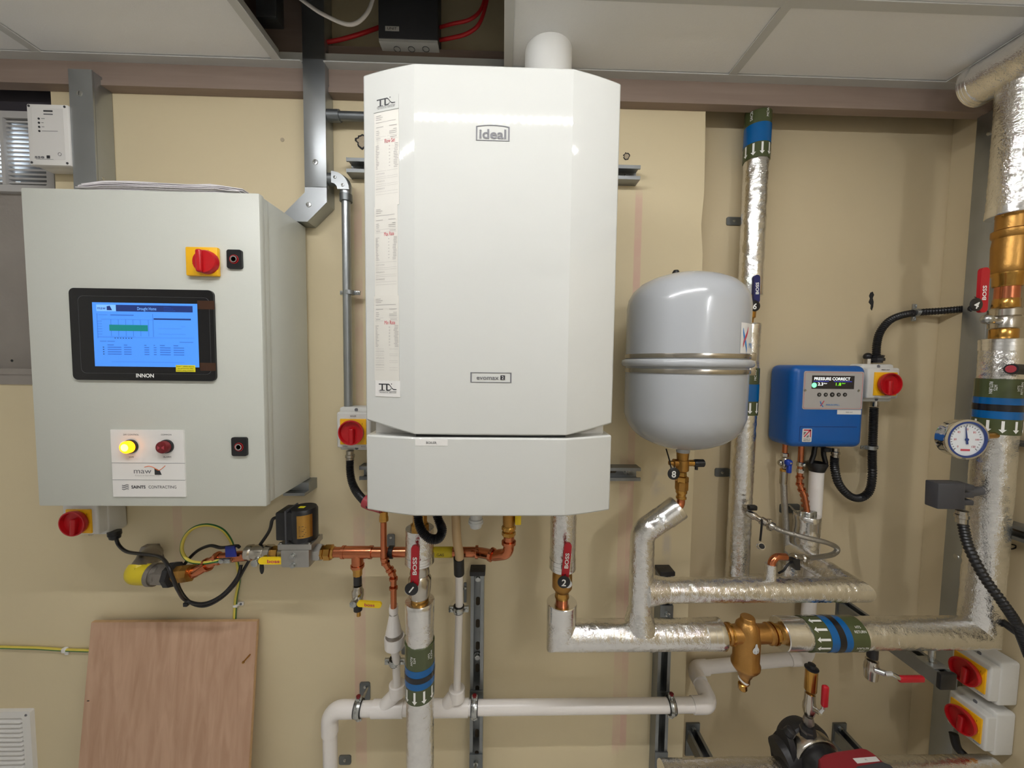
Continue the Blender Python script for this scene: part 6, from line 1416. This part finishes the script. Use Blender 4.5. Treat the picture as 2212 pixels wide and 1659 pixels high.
q2 = U(1786, 1480, AD+.03); part('lever_sleeve', MB().rbox(q.x-.007, q.x+.009, -AD-.037, -AD-.025, q.z, q2.z, .005, 3), 'red_lever', bv)
# pump
pm = thing('circulating_pump', 'black and red circulating pump at the bottom of the alcove', 'pump', (.868, -.2, .36))
pc = V((.868, -.20, .478)); pa = V((0.06, -1, 0)).normalized()
part('volute', MB().lathe(pc-pa*.062, pa, [(0, .03), (.008, .050), (.028, .060), (.040, .062), (.044, .070), (.058, .071), (.062, .068)], 32), 'cast_black', pm)
part('port_flange', MB(lambda a_, b_, c_: V((c_, a_, b_))).prism([(-.20+.050*math.cos(R(k*20))*(1-.35*abs(math.sin(R(k*20)))), .450+.086*math.sin(R(k*20))) for k in range(18)], .796, .812), 'cast_black', pm)
part('port_neck', MB().cyl((.79, -.20, .455), (.85, -.20, .47), .046, .055, seg=20), 'cast_black', pm)
part('lug', MB().lathe((.806, -.205, .535), (.3, -.3, 1), [(0, .014), (.014, .012), (.018, .006), (.018, 0)], 12), 'cast_black', pm)
part('vent_boss', MB().lathe((ax_, -AD, za(1605)), (0, 0, 1), [(0, .026), (za(1574)-za(1605), .018), (za(1566)-za(1605), .015)], 8), 'cast_black', pm)
part('boss_nut', MB().lathe((ax_-.002, -AD, za(1580)), (0, 0, 1), [(0, .014), (.002, .018), (.008, .018)], 8), 'malleable', pm)
part('steel_collar', MB().lathe(pc-pa*.006, pa, [(0, .060), (.002, .065), (.036, .065), (.040, .062), (.040, .048)], 36), 'stainless', pm)
part('motor', MB().lathe(pc+pa*.03, pa, [(0, .056), (.02, .056), (.034, .048), (.09, .048)], 30), 'black_plastic', pm)
TOP = .552
hp = [(.806, -.306), (.820, -.285), (.842, -.275), (.88, -.268), (.955, -.260), (.968, -.263), (.976, -.275), (.984, -.31), (.992, -.45), (.806, -.45)]
rh = part('red_head', MB().prism(hp, .43, TOP), 'pump_red', pm, smooth=False)
md = rh.modifiers.new('bevel', 'BEVEL'); md.width = .006; md.segments = 3; md.limit_method = 'ANGLE'; md.angle_limit = R(40)
part('dark_lid', MB().prism([(.862, -.45), (.868, -.322), (.90, -.308), (.972, -.299), (.986, -.306), (.996, -.45)], .44, TOP+.002), 'charcoal_plastic', pm, smooth=False)
part('label', MB().prism([tuple(UZ(x, y, TOP+.0006))[:2] for x, y in ((1842, 1638), (1892, 1634), (1901, 1644), (1852, 1649))], TOP-.001, TOP+.0006), 'paper', pm, smooth=False)
fl_ = UZ(1871, 1641, TOP+.001); lettering(pm, 'P1', fl_.x, fl_.y, TOP+.001, .004, 'ink', fr=None)
foil_pipe('foil-insulated pipe low at the left of the pump', [(.45, -.22, .425), (.79, -.22, .425)], .040, 16)
foil_pipe('foil-insulated pipe low at the right of the pump', [(1.06, -.2, .400), (1.42, -.2, .400)], .040, 17)

# ================================================================ under the boiler
q = U(1100, 1138, .2); gvx = U(1099, 1140, .2).x
gv = thing('gas_service_cock', 'brass gas cock with yellow tap under the boiler', 'valve', q)
part('lower_nut', MB().lathe((gvx, -.2, U(1099, 1158, .2).z), (0, 0, 1), [(0, .0155), (.003, .0185), (.012, .0185), (.015, .015), (.018, .019), (.026, .019), (.03, .016)], 8), 'brass', gv)
part('body', MB().lathe((gvx, -.2, U(1099, 1138, .2).z), (0, 0, 1), [(0, .015), (.012, .0165), (.03, .0165), (.07, .0165)], 10), 'brass_dull', gv)
q = U(1119, 1122, .21); part('tap', MB().rbox(q.x-.008, q.x+.008, -.22, -.2, q.z-.012, q.z+.02, .003), 'yellow_lever', gv)
q = U(1028, 1120, .2); tr = thing('condensate_trap', 'translucent grey trap cup peeping below the boiler', 'trap', q)
part('cup', MB().lathe((q.x, -.2, U(1028, 1140, .2).z), (0, 0, 1), [(0, .012), (.002, .015), (.012, .0165), (.014, .0185), (.024, .0185), (.026, .016), (.08, .016)], 26), 'grey_trap', tr)
part('rim', MB().ring((q.x, -.2, U(1028, 1128, .2).z), (0, 0, 1), .0165, .0195, .006), 'grey_trap', tr)
fc = thing('flexible_conduit', 'black corrugated cable conduit looping under the boiler beside the flow pipe', 'conduit', U(935, 1170, .28))
part('tube', corrugated([U(903, 1095, .27), U(904, 1125, .275), U(912, 1148, .285), U(930, 1164, .29), U(948, 1162, .28), U(955, 1145, .265), U(948, 1125, .25), U(938, 1095, .24)], .0118, .0055), 'black_plastic', fc)
fc = thing('flexible_conduit', 'black corrugated conduit from the boiler isolator into a red gland', 'conduit', U(757, 995, .07))
part('tube', corrugated([U(756, 994, .06), U(756, 1015, .065), U(760, 1040, .075), U(770, 1062, .09), U(787, 1082, .12), U(800, 1092, .15)], .0118, .0052), 'black_plastic', fc)
part('gland', MB().lathe(U(756, 978, .058), (0, 0, -1), [(-.006, .011), (.004, .011), (.006, .0135), (.014, .0135), (.016, .0115), (.024, .0115)], 16), 'nickel', fc)
q = U(793, 1084, .135); part('red_gland', MB().lathe(q, (.9, -.3, -.25), [(-.008, .014), (-.006, .0185), (.014, .0185), (.03, .016), (.05, .014)], 12), 'gland_red', fc)

# ================================================================ plywood and vent
tl, tr_ = U(197, 1345, .024), U(555, 1343, .024); th = .012
def lean(z): return .024+.082*(tl.z-z)/tl.z*1.15
pl = thing('plywood_sheet', 'sheet of reddish plywood leaning against the wall under the cabinet', 'plywood', ((tl.x+tr_.x)/2, -.1, 0))
vs = []; n = 8
for k in range(n+1):
    z = tl.z*(1-k/n); d_ = lean(z)
    vs += [(tl.x, -d_, z), (tr_.x, -d_, z+.0005*(n-k)/n), (tr_.x, -d_+th, z), (tl.x, -d_+th, z)]
fs = [(0, 1, 2, 3), (4*n, 4*n+3, 4*n+2, 4*n+1)]
for k in range(n):
    i = 4*k; fs += [(i, i+4, i+5, i+1), (i+1, i+5, i+6, i+2), (i+2, i+6, i+7, i+3), (i+3, i+7, i+4, i)]
part('board', MB().add(vs, fs), 'plywood', pl, smooth=False)
part('veneer_edge', MB().box(tl.x+.0005, tr_.x+.0006, -.0235, -.0135, tl.z-.0002, tl.z+.0012), 'ply_edge', pl, smooth=False)
vs = [(tr_.x+.0008, -lean(z)+a_, z) for z in (tl.z, 0) for a_ in (.002, th-.002)]+[(tr_.x-.0002, -lean(z)+a_, z) for z in (tl.z, 0) for a_ in (.002, th-.002)]
part('veneer_edge', MB().add(vs, [(0, 1, 3, 2), (4, 6, 7, 5), (0, 4, 5, 1), (2, 3, 7, 6), (0, 2, 6, 4), (1, 5, 7, 3)]), 'ply_edge', pl, smooth=False)
a_, c_ = U(541, 1413, .035), U(526, 1430, .062); part('screw', MB().cyl(a_, c_, .0022, seg=8).cyl(c_, c_+(c_-a_).normalized()*.003, .004, .0035, seg=10), 'brass_dull', pl)
q = U(193, 1512, .05); part('knot', MB(FW).prism(circ(q.x, q.z, .004, 10, .0016), .03, lean(q.z)+.0006), 'film_tape', pl)
g1 = U(64, 1537, .012); gw = .36
vg = thing('vent_grille', 'white louvred air vent low on the wall at the bottom left', 'grille', (g1.x-gw/2, 0, g1.z-.36))
x0, x1, z0, z1 = g1.x-gw, g1.x, g1.z-.36, g1.z
part('frame', MB(FW).hollow(rrect(x0, x1, z0, z1, .004, 2), rrect(x0+.024, x1-.024, z0+.022, z1-.022, .004, 2), 0, .012), 'white_plastic', vg, smooth=False)
part('backing', MB(FW).box(x0+.01, x1-.01, z0+.01, z1-.01, .0, .0015), 'iso_grey', vg, smooth=False)
part('screw', MB(FW).lathe((x1-.012, z1-.012, .012), (0, 0, 1), [(0, .004), (.0015, .003), (.0015, 0)], 12), 'ink_grey', vg)
sl = None; pit = .0152
for k in range(int((z1-z0-.05)/pit)):
    if sl is None:
        zt_ = z1-.026
        sl = part('slat', MB(FW).add([(x0+.022, zt_, .002), (x1-.026, zt_, .002), (x1-.03, zt_-.008, .014), (x0+.022, zt_-.008, .014), (x0+.022, zt_-.011, .014), (x1-.03, zt_-.011, .014), (x1-.022, zt_-.010, .002), (x0+.022, zt_-.010, .002)], [(0, 1, 2, 3), (3, 2, 5, 4), (4, 5, 6, 7), (0, 3, 4, 7), (1, 6, 5, 2), (0, 7, 6, 1)]), 'white_plastic', vg, smooth=False)
    else:
        c_ = sl.copy(); COL.objects.link(c_); c_.parent = vg; c_.location = sl.location+V((0, 0, -k*pit))
